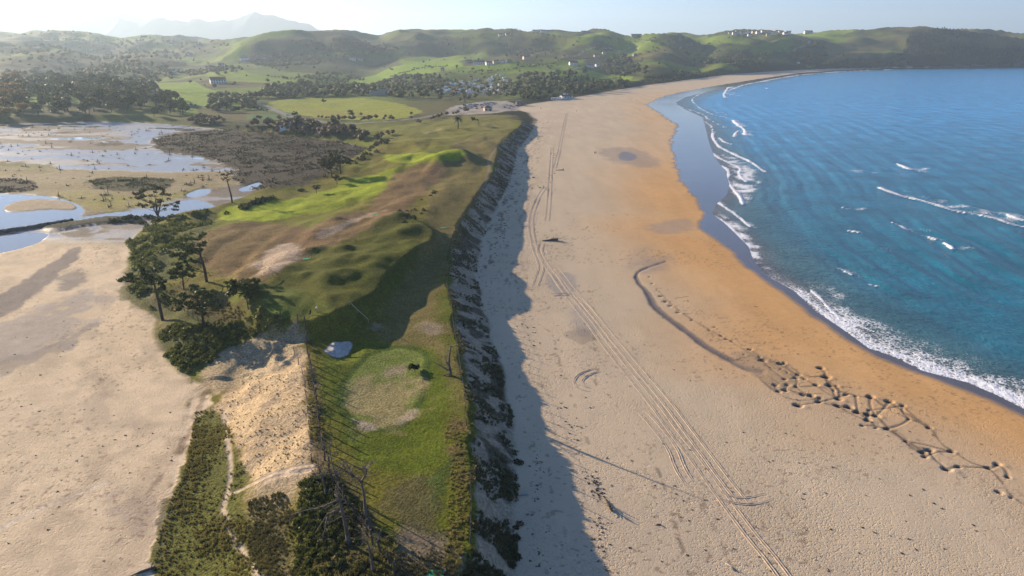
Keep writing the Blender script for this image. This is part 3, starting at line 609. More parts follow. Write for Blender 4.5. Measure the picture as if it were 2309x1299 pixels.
# ------------------------------------------------------------------ sea
wyS = np.linspace(40, 3300, 1600); wxS = XW(wyS); 
wxS = np.array([np.mean(XW(np.linspace(max(y_ - 10 - .12 * y_, 30), y_ + 10 + .12 * y_, 15))) for y_ in wyS])
def XWS(y): return np.interp(y, wyS, wxS)
j0, j1 = np.searchsorted(rows, [62, 3000]); i0 = np.searchsorted(cols, -.02)
sx, sy = XX[j0:j1, i0:], YY[j0:j1, i0:]
off = (sx - XWS(sy)) * slope_of(sy, XWS)                       # metres offshore
wash = (sx - XW(sy)) * slope_of(sy, XW)
ph = off + 3.5 * fbm(sx, sy, 90, 2, 401) + 1.6 * fbm(sx * .6 + sy * .3, sy * .5, 16, 2, 405)
amp = .24 * sstep(off, 4, 30) * (0.35 + .9 * np.clip(fbm(sx, sy, 55, 3, 411) + .3, 0, 1))
wave = np.sin(ph * 2 * np.pi / 15.5) ; wave = np.sign(wave) * np.abs(wave) ** .8
sz = amp * (wave + .5 * np.sin(ph * 2 * np.pi / 6.1 + 2 * fbm(sx, sy, 25, 2, 421))) + .05 * fbm(sx, sy, 3, 2, 431) * sstep(off, 2, 12)
sz = sz * sstep(sy, 1500, 500) + .0
FOAM = np.zeros(sx.shape)
def sea_poly(lst, soft, k, jit=2.0):
    P = smoothpts(pts(lst, 0), 2, True); sd = np.full(sx.shape, -99.0)
    m_ = (sy > P[:, 1].min() - 10) & (sy < P[:, 1].max() + 10) & (sx > P[:, 0].min() - 10) & (sx < P[:, 0].max() + 10)
    if not m_.any(): return
    sd = sdpoly(sx[m_], sy[m_], P) + jit * fbm(sx[m_], sy[m_], 6, 3, 441)
    FOAM[m_] = np.maximum(FOAM[m_], k * sstep(sd, -soft, soft * 1.5) * (.62 + .75 * fbm(sx[m_] * .8, sy[m_] * 1.1, 5, 3, 443)))
# swash along the shore
wn_ = 4.6 + 3.8 * fbm(sx * 0, sy, 26, 3, 451)
near_ = sstep(sy, 235, 190)
FOAM = np.maximum(FOAM, near_ * sstep(wash + 1.5 * fbm(sx, sy, 7, 3, 455), wn_ + 3.5, wn_ - 3) * (.70 + .3 * fbm(sx, sy, 11, 2, 457)) * sstep(wash, -.3, .5))
FOAM = np.maximum(FOAM, near_ * (.40 + .3 * fbm(sx, sy, 5, 3, 461)) * sstep(wash + 4 * fbm(sx, sy, 12, 3, 459), 24, 8))
for q, s_, k_ in (([(1615,470),(1700,520),(1740,620),(1820,690),(1780,650),(1700,600),(1660,540),(1620,500)], 3, 1.0), ([(1640,400),(1690,420),(1720,400),(1690,470),(1650,440)], 3, .85), ([(1610,345),(1650,350),(1720,385),(1700,420),(1650,400),(1640,370)], 4, .8),
    ([(1895,384),(1940,380),(2002,390),(1950,396)], 3, .55), ([(2060,381),(2100,376),(2112,380),(2070,386)], 2, .55), ([(2000,428),(2060,428),(2050,436)], 3, .5), ([(2060,440),(2120,445),(2180,462),(2260,478),(2309,492),(2309,510),(2230,490),(2150,472),(2090,458)], 3, .62),
    ([(1905,465),(1980,470),(1930,476)], 2, .6), ([(1920,480),(2010,485),(1960,492)], 3, .42), ([(2050,510),(2170,525),(2100,530)], 4, .42), ([(1950,540),(2030,560),(2060,575),(1980,570)], 5, .45), ([(1905,568),(1960,570),(1930,574)], 2, .5), ([(2150,552),(2230,562),(2160,568)], 3, .5),
    ([(1980,720),(2100,760),(2200,810),(2260,850),(2160,810),(2050,770)], 5, .40), ([(1730,358),(1810,361),(1760,366)], 3, .45), ([(1560,235),(1640,250),(1680,270),(1620,262)], 5, .40), ([(1635,205),(1690,212),(1650,222),(1630,218)], 8, .55), ([(1680,190),(1790,170),(1750,178),(1690,196)], 10, .5), ([(1640,270),(1700,280),(1690,300),(1660,290)], 5, .45)):
    sea_poly(q, s_, k_)
# breaking crests: a raised roll of foam in the sheet of the sea with a lacy wash trailing seaward
BREAK = [([(1517,224),(1524,236),(1545,246),(1576,254),(1592,262),(1595,270)], .9), ([(1597,203),(1557,222),(1568,238),(1589,251),(1610,260),(1642,266)], 1.3), ([(1652,271),(1663,283),(1678,290),(1681,305)], 2.4), ([(1655,309),(1660,298),(1668,294)], 1.3), ([(1587,273),(1608,288),(1605,309),(1621,332),(1639,339)], .8), ([(1621,311),(1634,322),(1652,326)], .9), ([(1595,267),(1618,280),(1634,288)], .8),
 ([(1644,195),(1629,216),(1638,221)], 3.0), ([(1699,186),(1668,194),(1644,204)], 2.2), ([(1618,330),(1644,343),(1671,356),(1699,369),(1725,388)], 1.3), ([(1590,330),(1610,351),(1644,368),(1673,380),(1664,394),(1684,411)], .7), ([(1626,373),(1646,388),(1637,408),(1655,429),(1668,443),(1676,462)], .9), ([(1655,429),(1668,443),(1676,462)], 1.2), ([(1613,453),(1639,471),(1663,487),(1692,512)], .8), ([(1597,482),(1621,492),(1642,508),(1673,537),(1689,587),(1700,605),(1735,628)], .4),
 ([(1735,628),(1779,650),(1819,676),(1848,697),(1875,720),(1898,740),(1911,755),(1951,785),(2011,808),(2043,829),(2096,845),(2148,864),(2201,882),(2241,903),(2267,907),(2305,930)], .28), ([(1829,655),(1848,671),(1882,711),(1937,734),(1972,749)], .35), ([(2193,847),(2241,874),(2309,914),(2380,950)], .6), ([(2064,800),(2090,814),(2120,824)], .35),
 ([(1982,424),(2017,438),(2069,451),(2109,462),(2148,475),(2175,480)], 1.5), ([(2207,486),(2254,496),(2280,507),(2309,512),(2380,522)], 1.5), ([(2267,483),(2309,499),(2370,512)], 1.9), ([(2023,371),(2043,380),(2059,384)], 2.4), ([(1895,467),(1903,470)], 1), ([(2011,504),(2030,509),(2048,519)], 1.1), ([(1911,520),(1935,525)], .8), ([(2093,534),(2112,540)], 1.1), ([(2122,548),(2135,554),(2148,562)], 2.3), ([(1904,611),(1913,615),(1923,620)], 1.2), ([(1961,641),(1978,644)], .5), ([(1724,198),(1731,200)], 5),
 ([(1700,187),(1760,175),(1830,166),(1900,161),(1960,159)], 4.0), ([(1990,158),(2050,154),(2110,152)], 3.5), ([(2250,151.5),(2290,151)], 4)]
CREST = np.zeros(sx.shape)
for k, (lst, w) in enumerate(BREAK):
    P = smoothpts(pts(lst, 0), 2); x0, y0 = P.min(0) - 7 * w - 3; x1, y1 = P.max(0) + 7 * w + 3
    m_ = (sx > x0) & (sx < x1) & (sy > y0) & (sy < y1)
    if not m_.any(): continue
    X_, Y_ = sx[m_], sy[m_]; wob = fbm(X_, Y_, 2.5 * w + 1.5, 3, 500 + k); wob2 = fbm(X_, Y_, 9 * w + 3, 2, 600 + k)
    d = segdist(X_ + wob * w * .5, Y_ + wob2 * w * .5, P); sea_side = segdist(X_ - .9 * w, Y_ - .45 * w, P) < segdist(X_ + .9 * w, Y_ + .45 * w, P)
    e0, e1 = P[0], P[-1]; tip = np.minimum(np.hypot(X_ - e0[0], Y_ - e0[1]), np.hypot(X_ - e1[0], Y_ - e1[1]))
    ww = w * .55 * (.5 + .8 * np.clip(wob2 + .5, 0, 1)) * (.35 + .65 * sstep(tip, 0, 3 * w + 1)) + .0012 * Y_ * (Y_ < 600)
    core = np.exp(-(d / ww) ** 2) * 1.25
    tr = .62 * sstep(d, 5.5 * w + 1, .5 * w) * (.55 + .6 * wob2 + .5 * wob) * sea_side
    FOAM[m_] = np.maximum(FOAM[m_], np.maximum(core, tr)); CREST[m_] = np.maximum(CREST[m_], core * min(.45, .3 * w))
sz = sz + CREST
sm, nt, b = mat('sea_material')
geo = nt.nodes.new('ShaderNodeNewGeometry'); pos = geo.outputs['Position']
ca = nd(nt, 'ShaderNodeVertexColor', layer_name='Albedo'); fo = nd(nt, 'ShaderNodeVertexColor', layer_name='Foam')
sep = nt.nodes.new('ShaderNodeSeparateColor'); nt.links.new(fo.outputs[0], sep.inputs[0])
mp = nd(nt, 'ShaderNodeMapping'); mp.inputs['Scale'].default_value = (1, .62, 1); mp.inputs['Rotation'].default_value = (0, 0, math.radians(22)); nt.links.new(pos, mp.inputs[0])
n1 = noise(nt, mp.outputs[0], .55, 5, .62); n2 = noise(nt, pos, 1.9, 4, .7); n3 = noise(nt, pos, .06, 3, .5)
vr = nd(nt, 'ShaderNodeTexVoronoi', Scale=.75, feature='DISTANCE_TO_EDGE')
wv = nt.nodes.new('ShaderNodeVectorMath'); wv.operation = 'ADD'; 
cn = nd(nt, 'ShaderNodeTexNoise', Scale=.8, Detail=3); nt.links.new(pos, cn.inputs['Vector']); nt.links.new(pos, wv.inputs[0])
sc_ = nt.nodes.new('ShaderNodeVectorMath'); sc_.operation = 'SCALE'; sc_.inputs['Scale'].default_value = 2.2; nt.links.new(cn.outputs[1], sc_.inputs[0]); nt.links.new(sc_.outputs[0], wv.inputs[1]); nt.links.new(wv.outputs[0], vr.inputs['Vector'])
def rg(v, lo, hi, a=0.0, b_=1.0):
    r = nd(nt, 'ShaderNodeMapRange'); r.inputs[1].default_value = lo; r.inputs[2].default_value = hi; r.inputs[3].default_value = a; r.inputs[4].default_value = b_; nt.links.new(v, r.inputs[0]); return r.outputs[0]
lace = mth(nt, 'ADD', mth(nt, 'MULTIPLY', rg(vr.outputs['Distance'], 0, .30, 1, 0), .40), mth(nt, 'MULTIPLY', n2, .75))
ff = mth(nt, 'ADD', sep.outputs[0], mth(nt, 'SUBTRACT', lace, .95)); foamf = rg(ff, .0, .32)
foamf = mth(nt, 'MULTIPLY', foamf, rg(sep.outputs[0], .02, .2))
v = nt.nodes.new('ShaderNodeVectorMath'); v.operation = 'SCALE'; nt.links.new(ca.outputs[0], v.inputs[0]); nt.links.new(rg(n3, .3, .7, .7, 1.3), v.inputs['Scale'])
cc = mix(nt, foamf, v.outputs[0], (.78, .80, .82)); nt.links.new(cc, b.inputs['Base Color'])
nt.links.new(rg(foamf, 0, 1, .16, .85), b.inputs['Roughness']); b.inputs['IOR'].default_value = 1.33
bp = nd(nt, 'ShaderNodeBump', Strength=1.0, Distance=.55); nt.links.new(mth(nt, 'ADD', n1, mth(nt, 'MULTIPLY', foamf, .25)), bp.inputs['Height']); nt.links.new(bp.outputs[0], b.inputs['Normal'])
SV = np.stack([sx, sy, sz * sstep(wash, 0, 6) - .0], -1)
ok = wash > -3.5
keep = ok[:-1, :-1] & ok[1:, 1:] & ok[:-1, 1:] & ok[1:, :-1] & (sy[:-1, :-1] < 2700)
me, used = grid_mesh('sea', SV, keep)
t = sstep(off + 6 * fbm(sx, sy, 30, 3, 471), 2, 40)[..., None]
deepc = np.array([.012, .125, .18]); shal = np.array([.050, .105, .100]); sandw = np.array([.11, .095, .075])
WC = sandw + (shal - sandw) * sstep(wash, 0, 12)[..., None]; WC = WC + (deepc - WC) * t
WC = WC + (np.array([.025, .28, .58]) - WC) * sstep(sy, 200, 900)[..., None] * t  # sky reflection put into the water colour, bluer and brighter with distance
cattr(me, 'Albedo', WC.reshape(-1, 3)[used]); cattr(me, 'Foam', np.repeat(FOAM.reshape(-1, 1), 3, 1)[used])
sea = structure('sea', me, sm)

# ------------------------------------------------------------------ lagoon water, lying in the hollows of the mud
lm, nt, b = mat('lagoon_water_material'); b.inputs['Base Color'].default_value = (.20, .195, .18, 1); b.inputs['Roughness'].default_value = .05; b.inputs['IOR'].default_value = 1.33
g_ = nt.nodes.new('ShaderNodeNewGeometry'); n_ = noise(nt, g_.outputs[0], .8, 3); bp = nd(nt, 'ShaderNodeBump', Strength=.25, Distance=.06); nt.links.new(n_, bp.inputs['Height']); nt.links.new(bp.outputs[0], b.inputs['Normal'])
P = pts([(-900,289),(0,278),(250,272),(430,281),(560,298),(700,311),(830,329),(800,352),(760,390),(640,424),(500,466),(480,482),(420,490),(350,502),(200,545),(60,620),(-300,680),(-1500,690)], 1)
me = bpy.data.meshes.new('lagoon_water'); me.from_pydata([(a, c, .985) for a, c in P], [], [tuple(range(len(P)))][0:1]); structure('lagoon_water', me, lm)

# ------------------------------------------------------------------ far mountains
mm_ = simple('mountain_material', (.045, .06, .07), .95, .3, .003)
def ridge(lst, Y, dep, nse, seed):
    a = np.array(lst, float); n = 300; pxs = np.linspace(a[0, 0], a[-1, 0], n); pys = np.interp(pxs, a[:, 0], a[:, 1])
    u = (pxs - 1154.5) / 1644.5; crest = CAM_H + (99.5 - pys) * Y / 1745
    ny = 27; V_ = np.zeros((ny, n, 3))
    for j, t_ in enumerate(np.linspace(-1, 1, ny)):
        yy = Y + t_ * dep; V_[j, :, 0] = u * Y + t_ * 200; V_[j, :, 1] = yy
        f_ = 1 - abs(t_) ** .8; nz = fbm(V_[j, :, 0], V_[j, :, 1], 900, 5, seed)
        V_[j, :, 2] = -30 + (crest + 30) * f_ * (1 + nse * nz * (1 - f_ ** 3)) + 25 * fbm(V_[j, :, 0], V_[j, :, 1], 160, 3, seed + 5) * f_
        V_[j, :, 1] += 0
    me, _ = grid_mesh('mountain', V_, np.ones((ny-1, n-1), bool)); return structure('mountain', me, mm_)
ridge([(-500,60),(-300,35),(-120,14),(-50,6),(0,9),(50,8),(100,22),(150,28),(190,24),(240,23),(290,32),(330,42),(400,60),(460,85)], 11600, 700, .5, 901)
ridge([(225,86),(245,72),(262,55),(280,41),(295,46),(315,49),(335,45),(362,39),(390,44),(430,48),(440,41),(455,42),(480,47),(500,45),(535,46),(550,41),(585,29),(600,36),(620,34),(640,41),(680,52),(700,54),(720,66),(760,72),(860,80)], 9800, 900, .5, 911)
ridge([(40,90),(90,76),(140,64),(180,56),(215,64),(240,74),(300,90)], 10600, 500, .5, 921)
ridge([(640,92),(690,80),(720,73),(770,70),(800,69),(830,75),(870,84)], 7600, 500, .4, 931)
ridge([(300,93),(400,86),(480,88),(560,93)], 5600, 400, .4, 941)

# ------------------------------------------------------------------ air
hm = bpy.data.materials.new('haze_material'); hm.use_nodes = True; hn = hm.node_tree; hn.nodes.clear()
ho = hn.nodes.new('ShaderNodeOutputMaterial'); hv = hn.nodes.new('ShaderNodeVolumePrincipled'); hn.links.new(hv.outputs[0], ho.inputs['Volume'])
hv.inputs['Color'].default_value = (.62, .81, 1, 1); hv.inputs['Density'].default_value = .00010; hv.inputs['Anisotropy'].default_value = .34
bm = bmesh.new(); bmesh.ops.create_cube(bm, size=1); hme = bpy.data.meshes.new('haze'); bm.to_mesh(hme); bm.free(); hme.materials.append(hm)
hz_o = bpy.data.objects.new('haze', hme); COL.objects.link(hz_o); hz_o['kind'] = 'stuff'; hz_o['label'] = 'thin pale haze over the bay and hills'
ZT = 860.0; ZB = -26.0
hz_o.scale = (30000, 30000, ZT - ZB); hz_o.location = (0, 6000, (ZT + ZB) / 2)

# ------------------------------------------------------------------ object helpers
def mesh_from(name, V, F, mats, mi=None, smooth=False):
    me = bpy.data.meshes.new(name); V = np.asarray(V, float)
    if isinstance(F, np.ndarray):
        k = F.shape[1]
        me.vertices.add(len(V)); me.vertices.foreach_set('co', V.astype(np.float32).ravel())
        me.loops.add(F.size); me.loops.foreach_set('vertex_index', F.ravel().astype(np.int32))
        me.polygons.add(len(F)); me.polygons.foreach_set('loop_start', np.arange(0, F.size, k, dtype=np.int32))
    else: me.from_pydata([tuple(v) for v in V], [], F)
    for m in mats: me.materials.append(m)
    if mi is not None: me.polygons.foreach_set('material_index', np.asarray(mi, np.int32))
    if smooth: me.polygons.foreach_set('use_smooth', np.ones(len(me.polygons), bool))
    me.update(); return me
class MB:
    def __init__(s): s.v = []; s.f = []; s.mi = []
    def add(s, V, F, mi=0):
        o = len(s.v); s.v += [tuple(v) for v in V]; s.f += [tuple(i + o for i in f) for f in F]; s.mi += [mi] * len(F)
    def box(s, c, d, rz=0, mi=0, taper=1.0):
        x, y, z = d[0] / 2, d[1] / 2, d[2] / 2; ca_, sa = math.cos(rz), math.sin(rz); V = []
        for k, (a, b_, e) in enumerate([(-1,-1,-1),(1,-1,-1),(1,1,-1),(-1,1,-1),(-1,-1,1),(1,-1,1),(1,1,1),(-1,1,1)]):
            t_ = taper if e > 0 else 1; X_, Y_ = a * x * t_, b_ * y * t_
            V.append((c[0] + X_ * ca_ - Y_ * sa, c[1] + X_ * sa + Y_ * ca_, c[2] + e * z))
        s.add(V, [(0,3,2,1),(4,5,6,7),(0,1,5,4),(1,2,6,5),(2,3,7,6),(3,0,4,7)], mi)
    def tube(s, P, R, n=6, mi=0):
        P = [Vector(p) for p in P]; rings = []
        for i, p in enumerate(P):
            t_ = (P[min(i + 1, len(P) - 1)] - P[max(i - 1, 0)]).normalized()
            a = t_.orthogonal().normalized() if abs(t_.z) < .9 else Vector((1, 0, 0)); a = (a - t_ * a.dot(t_)).normalized(); b_ = t_.cross(a)
            r = R[i] if hasattr(R, '__len__') else R
            rings.append([p + (a * math.cos(2 * math.pi * k / n) + b_ * math.sin(2 * math.pi * k / n)) * r for k in range(n)])
        V = [v for r in rings for v in r]; F = []
        for i in range(len(P) - 1):
            for k in range(n): F.append((i*n+k, i*n+(k+1)%n, (i+1)*n+(k+1)%n, (i+1)*n+k))
        F.append(tuple(range(n - 1, -1, -1))); F.append(tuple((len(P)-1)*n + k for k in range(n)))
        s.add(V, F, mi)
    def mesh(s, name, mats, smooth=False): return mesh_from(name, s.v, s.f, mats, s.mi, smooth)
def link(name, me, parent=None, loc=(0, 0, 0), rz=0, sc=1.0):
    o = bpy.data.objects.new(name, me); COL.objects.link(o); o.location = loc; o.rotation_euler[2] = rz
    o.scale = (sc, sc, sc) if not hasattr(sc, '__len__') else sc
    if parent: o.parent = parent
    return o
def thing(name, label, cat, loc=(0, 0, 0), rz=0, sc=1.0, group=None):
    o = link(name, None, None, loc, rz, sc); o.empty_display_size = .5; return tag(o, label, cat, group)
def tag(o, label, cat, group=None, kind=None):
    o['label'] = label; o['category'] = cat
    if group: o['group'] = group
    if kind: o['kind'] = kind
    return o
def copy_tree(o, parent=None):
    c = o.copy(); COL.objects.link(c)
    if parent: c.parent = parent
    for ch in o.children: copy_tree(ch, c)
    return c
def on_plane(px, py, Y):
    dx = px - 1154.5; dy = 649.5 - py; Yv = FPX * math.cos(PITCH) + dy * math.sin(PITCH); Zv = -FPX * math.sin(PITCH) + dy * math.cos(PITCH)
    return Vector((dx / Yv * Y, Y, CAM_H + Zv / Yv * Y))

def icos(sub, r=1.0):
    bm = bmesh.new(); bmesh.ops.create_icosphere(bm, subdivisions=sub, radius=r)
    V = np.array([v.co[:] for v in bm.verts]); F = np.array([[v.index for v in f.verts] for f in bm.faces]); bm.free(); return V, F
def leafquads(Cn, size, rng_, flat=.0, asp=.6):
    n = len(Cn); a = rng_.normal(size=(n, 3)); a /= np.linalg.norm(a, axis=1)[:, None]
    b_ = rng_.normal(size=(n, 3)); b_[:, 2] *= (1 - flat); b_ -= (b_ * a).sum(1)[:, None] * a; b_ /= np.linalg.norm(b_, axis=1)[:, None]
    s_ = size * rng_.uniform(.6, 1.4, (n, 1)); a = a * s_ * asp; b_ = b_ * s_
    V = np.stack([Cn - a - b_ * .6, Cn + a - b_ * .6, Cn + a * .7 + b_, Cn - a * .7 + b_], 1).reshape(-1, 3)
    return V, np.arange(n * 4).reshape(n, 4)
bark = simple('bark_material', (.060, .045, .035), .95, .3, 3, bump=.05)
deadwood = simple('dead_wood_material', (.13, .105, .085), .9, .3, 3, bump=.03)
palewood = simple('pale_wood_material', (.40, .37, .33), .85, .25, 2)
darkpost = simple('post_wood_material', (.075, .06, .048), .95, .3, 3)
pine_l = leafmat('pine_needle_material', (.040, .065, .014), (.11, .135, .030))
leaf_d = leafmat('dark_leaf_material', (.030, .042, .013), (.080, .092, .026))
leaf_o = leafmat('olive_leaf_material', (.055, .060, .020), (.12, .115, .036))
leaf_b = leafmat('brown_leaf_material', (.060, .045, .025), (.095, .070, .035))
leaf_y = leafmat('autumn_leaf_material', (.22, .12, .02), (.36, .20, .03))
gorse_l = leafmat('gorse_material', (.058, .080, .016), (.17, .18, .038))

def crown_mesh(name, seed, h, w, nclump, nleaf, lsize, m, trunk=True, lobes=6, fill=.72):
    """crown of separate boughs: leaf clusters spread through lobes round a ragged core; returns (crown mesh, trunk mesh)"""
    r = np.random.default_rng(seed); Vs, Fs = [], []; off_ = 0
    th = .28 * h if trunk else 0
    lob = []
    for k in range(lobes):
        a = r.uniform(0, 6.28); q = r.uniform(0, .62); lob.append((math.cos(a) * q * w / 2, math.sin(a) * q * w / 2, th + (h - th) * r.uniform(.35, .78), w / 2 * r.uniform(.38, .62)))
    lob.append((0, 0, th + (h - th) * .5, w / 2 * .7))
    iv, if_ = icos(1)
    for (cx, cy, cz, cr) in lob:
        V = iv * cr * fill * r.uniform(.75, 1.15, (len(iv), 1)) * np.array([1, 1, .85]) + np.array([cx, cy, cz]); Vs.append(V); Fs.append(np.hstack([if_, if_[:, 2:3]]) + off_); off_ += len(V)
        n = nleaf; d = r.normal(size=(n, 3)); d /= np.linalg.norm(d, axis=1)[:, None]; d[:, 2] = np.abs(d[:, 2]) * 1.1 - .35
        V, F = leafquads(np.array([cx, cy, cz]) + d * cr * r.uniform(.7, 1.12, (n, 1)) * np.array([1, 1, .9]), lsize, r); Vs.append(V); Fs.append(F + off_); off_ += len(V)
    V = np.vstack(Vs); F = np.vstack(Fs); V[:, 2] = np.maximum(V[:, 2], .05)
    F = [tuple(f[:3]) if f[2] == f[3] else tuple(f) for f in F.tolist()]
    cm = mesh_from(name, V, F, [m])
    if not trunk: return cm, None
    mb = MB(); mb.tube([(0, 0, -.6), (.1, 0, th * .6), (0, .1, th + (h - th) * .5)], [h * .035, h * .026, h * .012], 6)
    for k in range(4):
        x_, y_, z_, _ = lob[k]; mb.tube([(0, 0, th * .7), (x_ * .5, y_ * .5, (th + z_) / 2), (x_, y_, z_)], [h * .018, h * .012, h * .006], 5)
    return cm, mb.mesh(name + '_trunk', [bark])

# ------------------------------------------------------------------ near pines: bent trunk, limbs, layered needle clumps
def near_pine(seed, base, trunk_pts, clumps, label, lean=0, dens=1.0, name='pine_tree', m=pine_l, lsz=.34):
    """trunk_pts, clumps in metres relative to the base: clump = (x, y, z, radius)"""
    r = np.random.default_rng(seed); t = thing(name, label, 'tree', base)
    mb = MB(); n = len(trunk_pts); H_ = trunk_pts[-1][2]
    mb.tube([(0, 0, -.8)] + trunk_pts, [.034 * H_] + [max(.030 * H_ * (1 - i / n) + .05, .05) for i in range(n)], 8)
    tp = np.array(trunk_pts)
    link('trunk', mb.mesh('trunk', [bark], True), t)
    lb = MB()
    for (x_, y_, z_, cr) in clumps:
        k = np.argmin(np.abs(tp[:, 2] - (z_ - .12 * H_ - .2 * math.hypot(x_, y_)))); p = tp[k]
        mid = (p + np.array([x_, y_, z_])) / 2 + np.array([0, 0, -.35]); lb.tube([tuple(p), tuple(mid), (x_, y_, z_)], [.11, .075, .035], 5)
    link('limb', lb.mesh('limb', [bark], True), t)
    Vs, Fs, o_ = [], [], 0
    for (x_, y_, z_, cr) in clumps:
        for s_ in range(4):
            c0 = np.array([x_, y_, z_]) + r.normal(size=3) * cr * np.array([.5, .5, .22])
            k = int(48 * dens); d = r.normal(size=(k, 3)); d /= np.linalg.norm(d, axis=1)[:, None]
            P_ = c0 + d * cr * .5 * r.uniform(.2, 1.05, (k, 1)) * np.array([1, 1, .55]); V, F = leafquads(P_, lsz, r, .3, .42); Vs.append(V); Fs.append(F + o_); o_ += len(V)
    link('crown', mesh_from('crown', np.vstack(Vs), np.vstack(Fs), [m]), t)
    return t
def spread(seed, n, x0, x1, z0, z1, dy, r0, r1, power=1.0):
    r = random.Random(seed); return [(r.uniform(x0, x1), r.uniform(-dy, dy), z0 + (z1 - z0) * r.random() ** power, r.uniform(r0, r1)) for _ in range(n)]
B = G(466, 636); S_ = lambda px, py: on_plane(px, py, B.y) - B
def traced(base, lst, jy=.0): return [tuple(on_plane(a, b, base.y) - base + Vector((0, random.uniform(-jy, jy), 0))) for a, b in lst]
near_pine(11, B, traced(B, [(463,615),(458,595),(452,575),(449,560),(445,548)]), [tuple(list(c[:1]) + [random.uniform(-3, 3)] + [c[2]] + [q]) for c, q in zip(traced(B, [(445,540),(430,538),(415,545),(432,552),(405,556),(418,562),(397,572),(412,578),(425,586),(400,588),(440,566),(452,552),(410,592),(438,592),(460,560),(390,580),(424,570)]), [2.0,1.9,1.8,2.1,1.8,2.0,1.7,1.9,1.9,1.6,1.8,1.6,1.5,1.4,1.0,1.4,1.9])],
          'tall wind-bent pine with its crown leaning left over the brown fairway')
B = G(367, 722)
near_pine(12, B, traced(B, [(362,700),(358,680),(352,660),(348,640),(345,625)]), [tuple(list(c[:1]) + [random.uniform(-3.5, 3.5)] + [c[2]] + [q]) for c, q in zip(traced(B, [(340,612),(322,612),(305,618),(290,625),(312,630),(332,626),(350,620),(368,622),(382,630),(300,636),(345,605),(372,640)]), [1.6]*18)],
          'broad dark pine at the edge of the western beach, its crown spread both ways')
B = G(461, 740)
near_pine(13, B, traced(B, [(457,715),(452,695),(447,680),(444,665)]), [tuple(list(c[:1]) + [random.uniform(-2.6, 2.6)] + [c[2]] + [q]) for c, q in zip(traced(B, [(445,652),(430,656),(418,664),(408,674),(425,672),(440,668),(458,662),(472,668),(480,678),(462,680),(435,684),(448,690),(412,686),(470,690)]), [1.5]*14)],
          'small pine standing alone among the fence posts below the tee')
B = G(560, 668)
near_pine(14, B, [(0, 0, 1.0), (-.3, 0, 2.2)], spread(5, 16, -4.2, 2.6, .9, 4.2, 2.6, 1.2, 1.9), 'low round dark pine bush beside the path to the tee', name='pine_bush')
B = G(415, 652)
near_pine(15, B, [(0, 0, 1.5), (.3, 0, 4.5), (.6, 0, 6.0)], spread(6, 9, -2.4, 2.4, 3.0, 6.5, 2.0, 1.2, 1.7), 'slender young pine between the two tall pines, half hidden in scrub')
B = G(356, 488)
t_ = near_pine(16, B, [(0, 0, 2), (.3, 0, 5), (.2, 0, 9)], [tuple(list(c[:1]) + [random.uniform(-4, 4)] + [c[2]] + [q]) for c, q in zip(traced(B, [(345,420),(325,428),(365,425),(380,438),(318,445),(335,440),(352,440),(370,452),(385,460),(322,460),(342,458),(360,466),(390,470),(310,436)]), [2.2]*14)], 'large open-crowned tree with many stems beside the creek', dens=.8, name='marsh_tree', m=leaf_o, lsz=.4)
mb = MB()
for k in range(7):
    a = random.uniform(-2.5, 4.5); mb.tube([(0, 0, -.4), (a * .4, random.uniform(-1, 1), 3.5), (a, random.uniform(-2, 2), 8.5)], [.2, .14, .05], 5)
link('stem', mb.mesh('stem', [bark], True), t_)
B = G(768, 392)
near_pine(17, B, [(0, 0, 2.5), (.4, 0, 6.5), (.3, 0, 9.5)], spread(8, 15, -4.5, 5.5, 5.5, 12.5, 3.5, 1.7, 2.5), 'dark leafy tree of the pair at the marsh edge, right one', name='marsh_tree', m=leaf_d, lsz=.5, dens=.7)
B = G(748, 398)
near_pine(18, B, [(0, 0, 2.5), (-.4, 0, 5.5), (-.3, 0, 8.5)], spread(9, 10, -4.5, 2.5, 4.5, 9.5, 3, 1.5, 2.1), 'olive leafy tree of the pair at the marsh edge, left one', name='marsh_tree', m=leaf_o, lsz=.5, dens=.7)
B = G(524, 457)
near_pine(19, B, traced(B, [(521,440),(517,425),(513,410),(510,402)]), spread(10, 7, -5.0, .8, 9.5, 14.5, 2, .9, 1.4), 'thin sparse pine leaning over the reed marsh', dens=.22, m=leaf_b)
for px_, py_, w_, h_, lab in ((714,437,3.6,4.4,'small round tree casting a long shadow on the fairway'), (760,414,4.6,4.6,'squat round tree at the left edge of the bright green fairway'), (935,838,2.0,1.6,'low dark shrub at the right side of the putting green'), (736,300,4,4,'lone small tree on the sunlit field behind the marsh')):
    B = G(px_, py_); near_pine(int(px_), B, [(0, 0, .4 * h_), (.1, 0, .6 * h_)], spread(px_, 7, -w_ * .32, w_ * .32, h_ * .45, h_ * .85, w_ * .3, w_ * .24, w_ * .34), lab, name='small_tree', dens=.6, m=leaf_d, lsz=.3)
B = G(1080, 283)
near_pine(31, B, [(0, 0, 2), (-.6, 0, 4.5), (-1.6, 0, 5.6)], spread(31, 7, -5.5, .5, 4.6, 6.6, 1.8, 1.0, 1.5), 'windswept tree with flat crown on the far end of the links', m=leaf_o, dens=.5, lsz=.5)
for px_, py_, lab in ((730,235,'single small tree on the golden golf field near its middle'), (665,265,'small tree beside the road bend by the sports pitch'), (788,262,'small tree on the lower rim of the golden golf field')):
    B = G(px_, py_); near_pine(int(px_) + 5, B, [(0, 0, 1.5), (0, 0, 3)], spread(px_, 6, -2.2, 2.2, 2.6, 5.4, 2, 1.3, 1.9), lab, name='small_tree', dens=.4, m=leaf_d, lsz=.6)
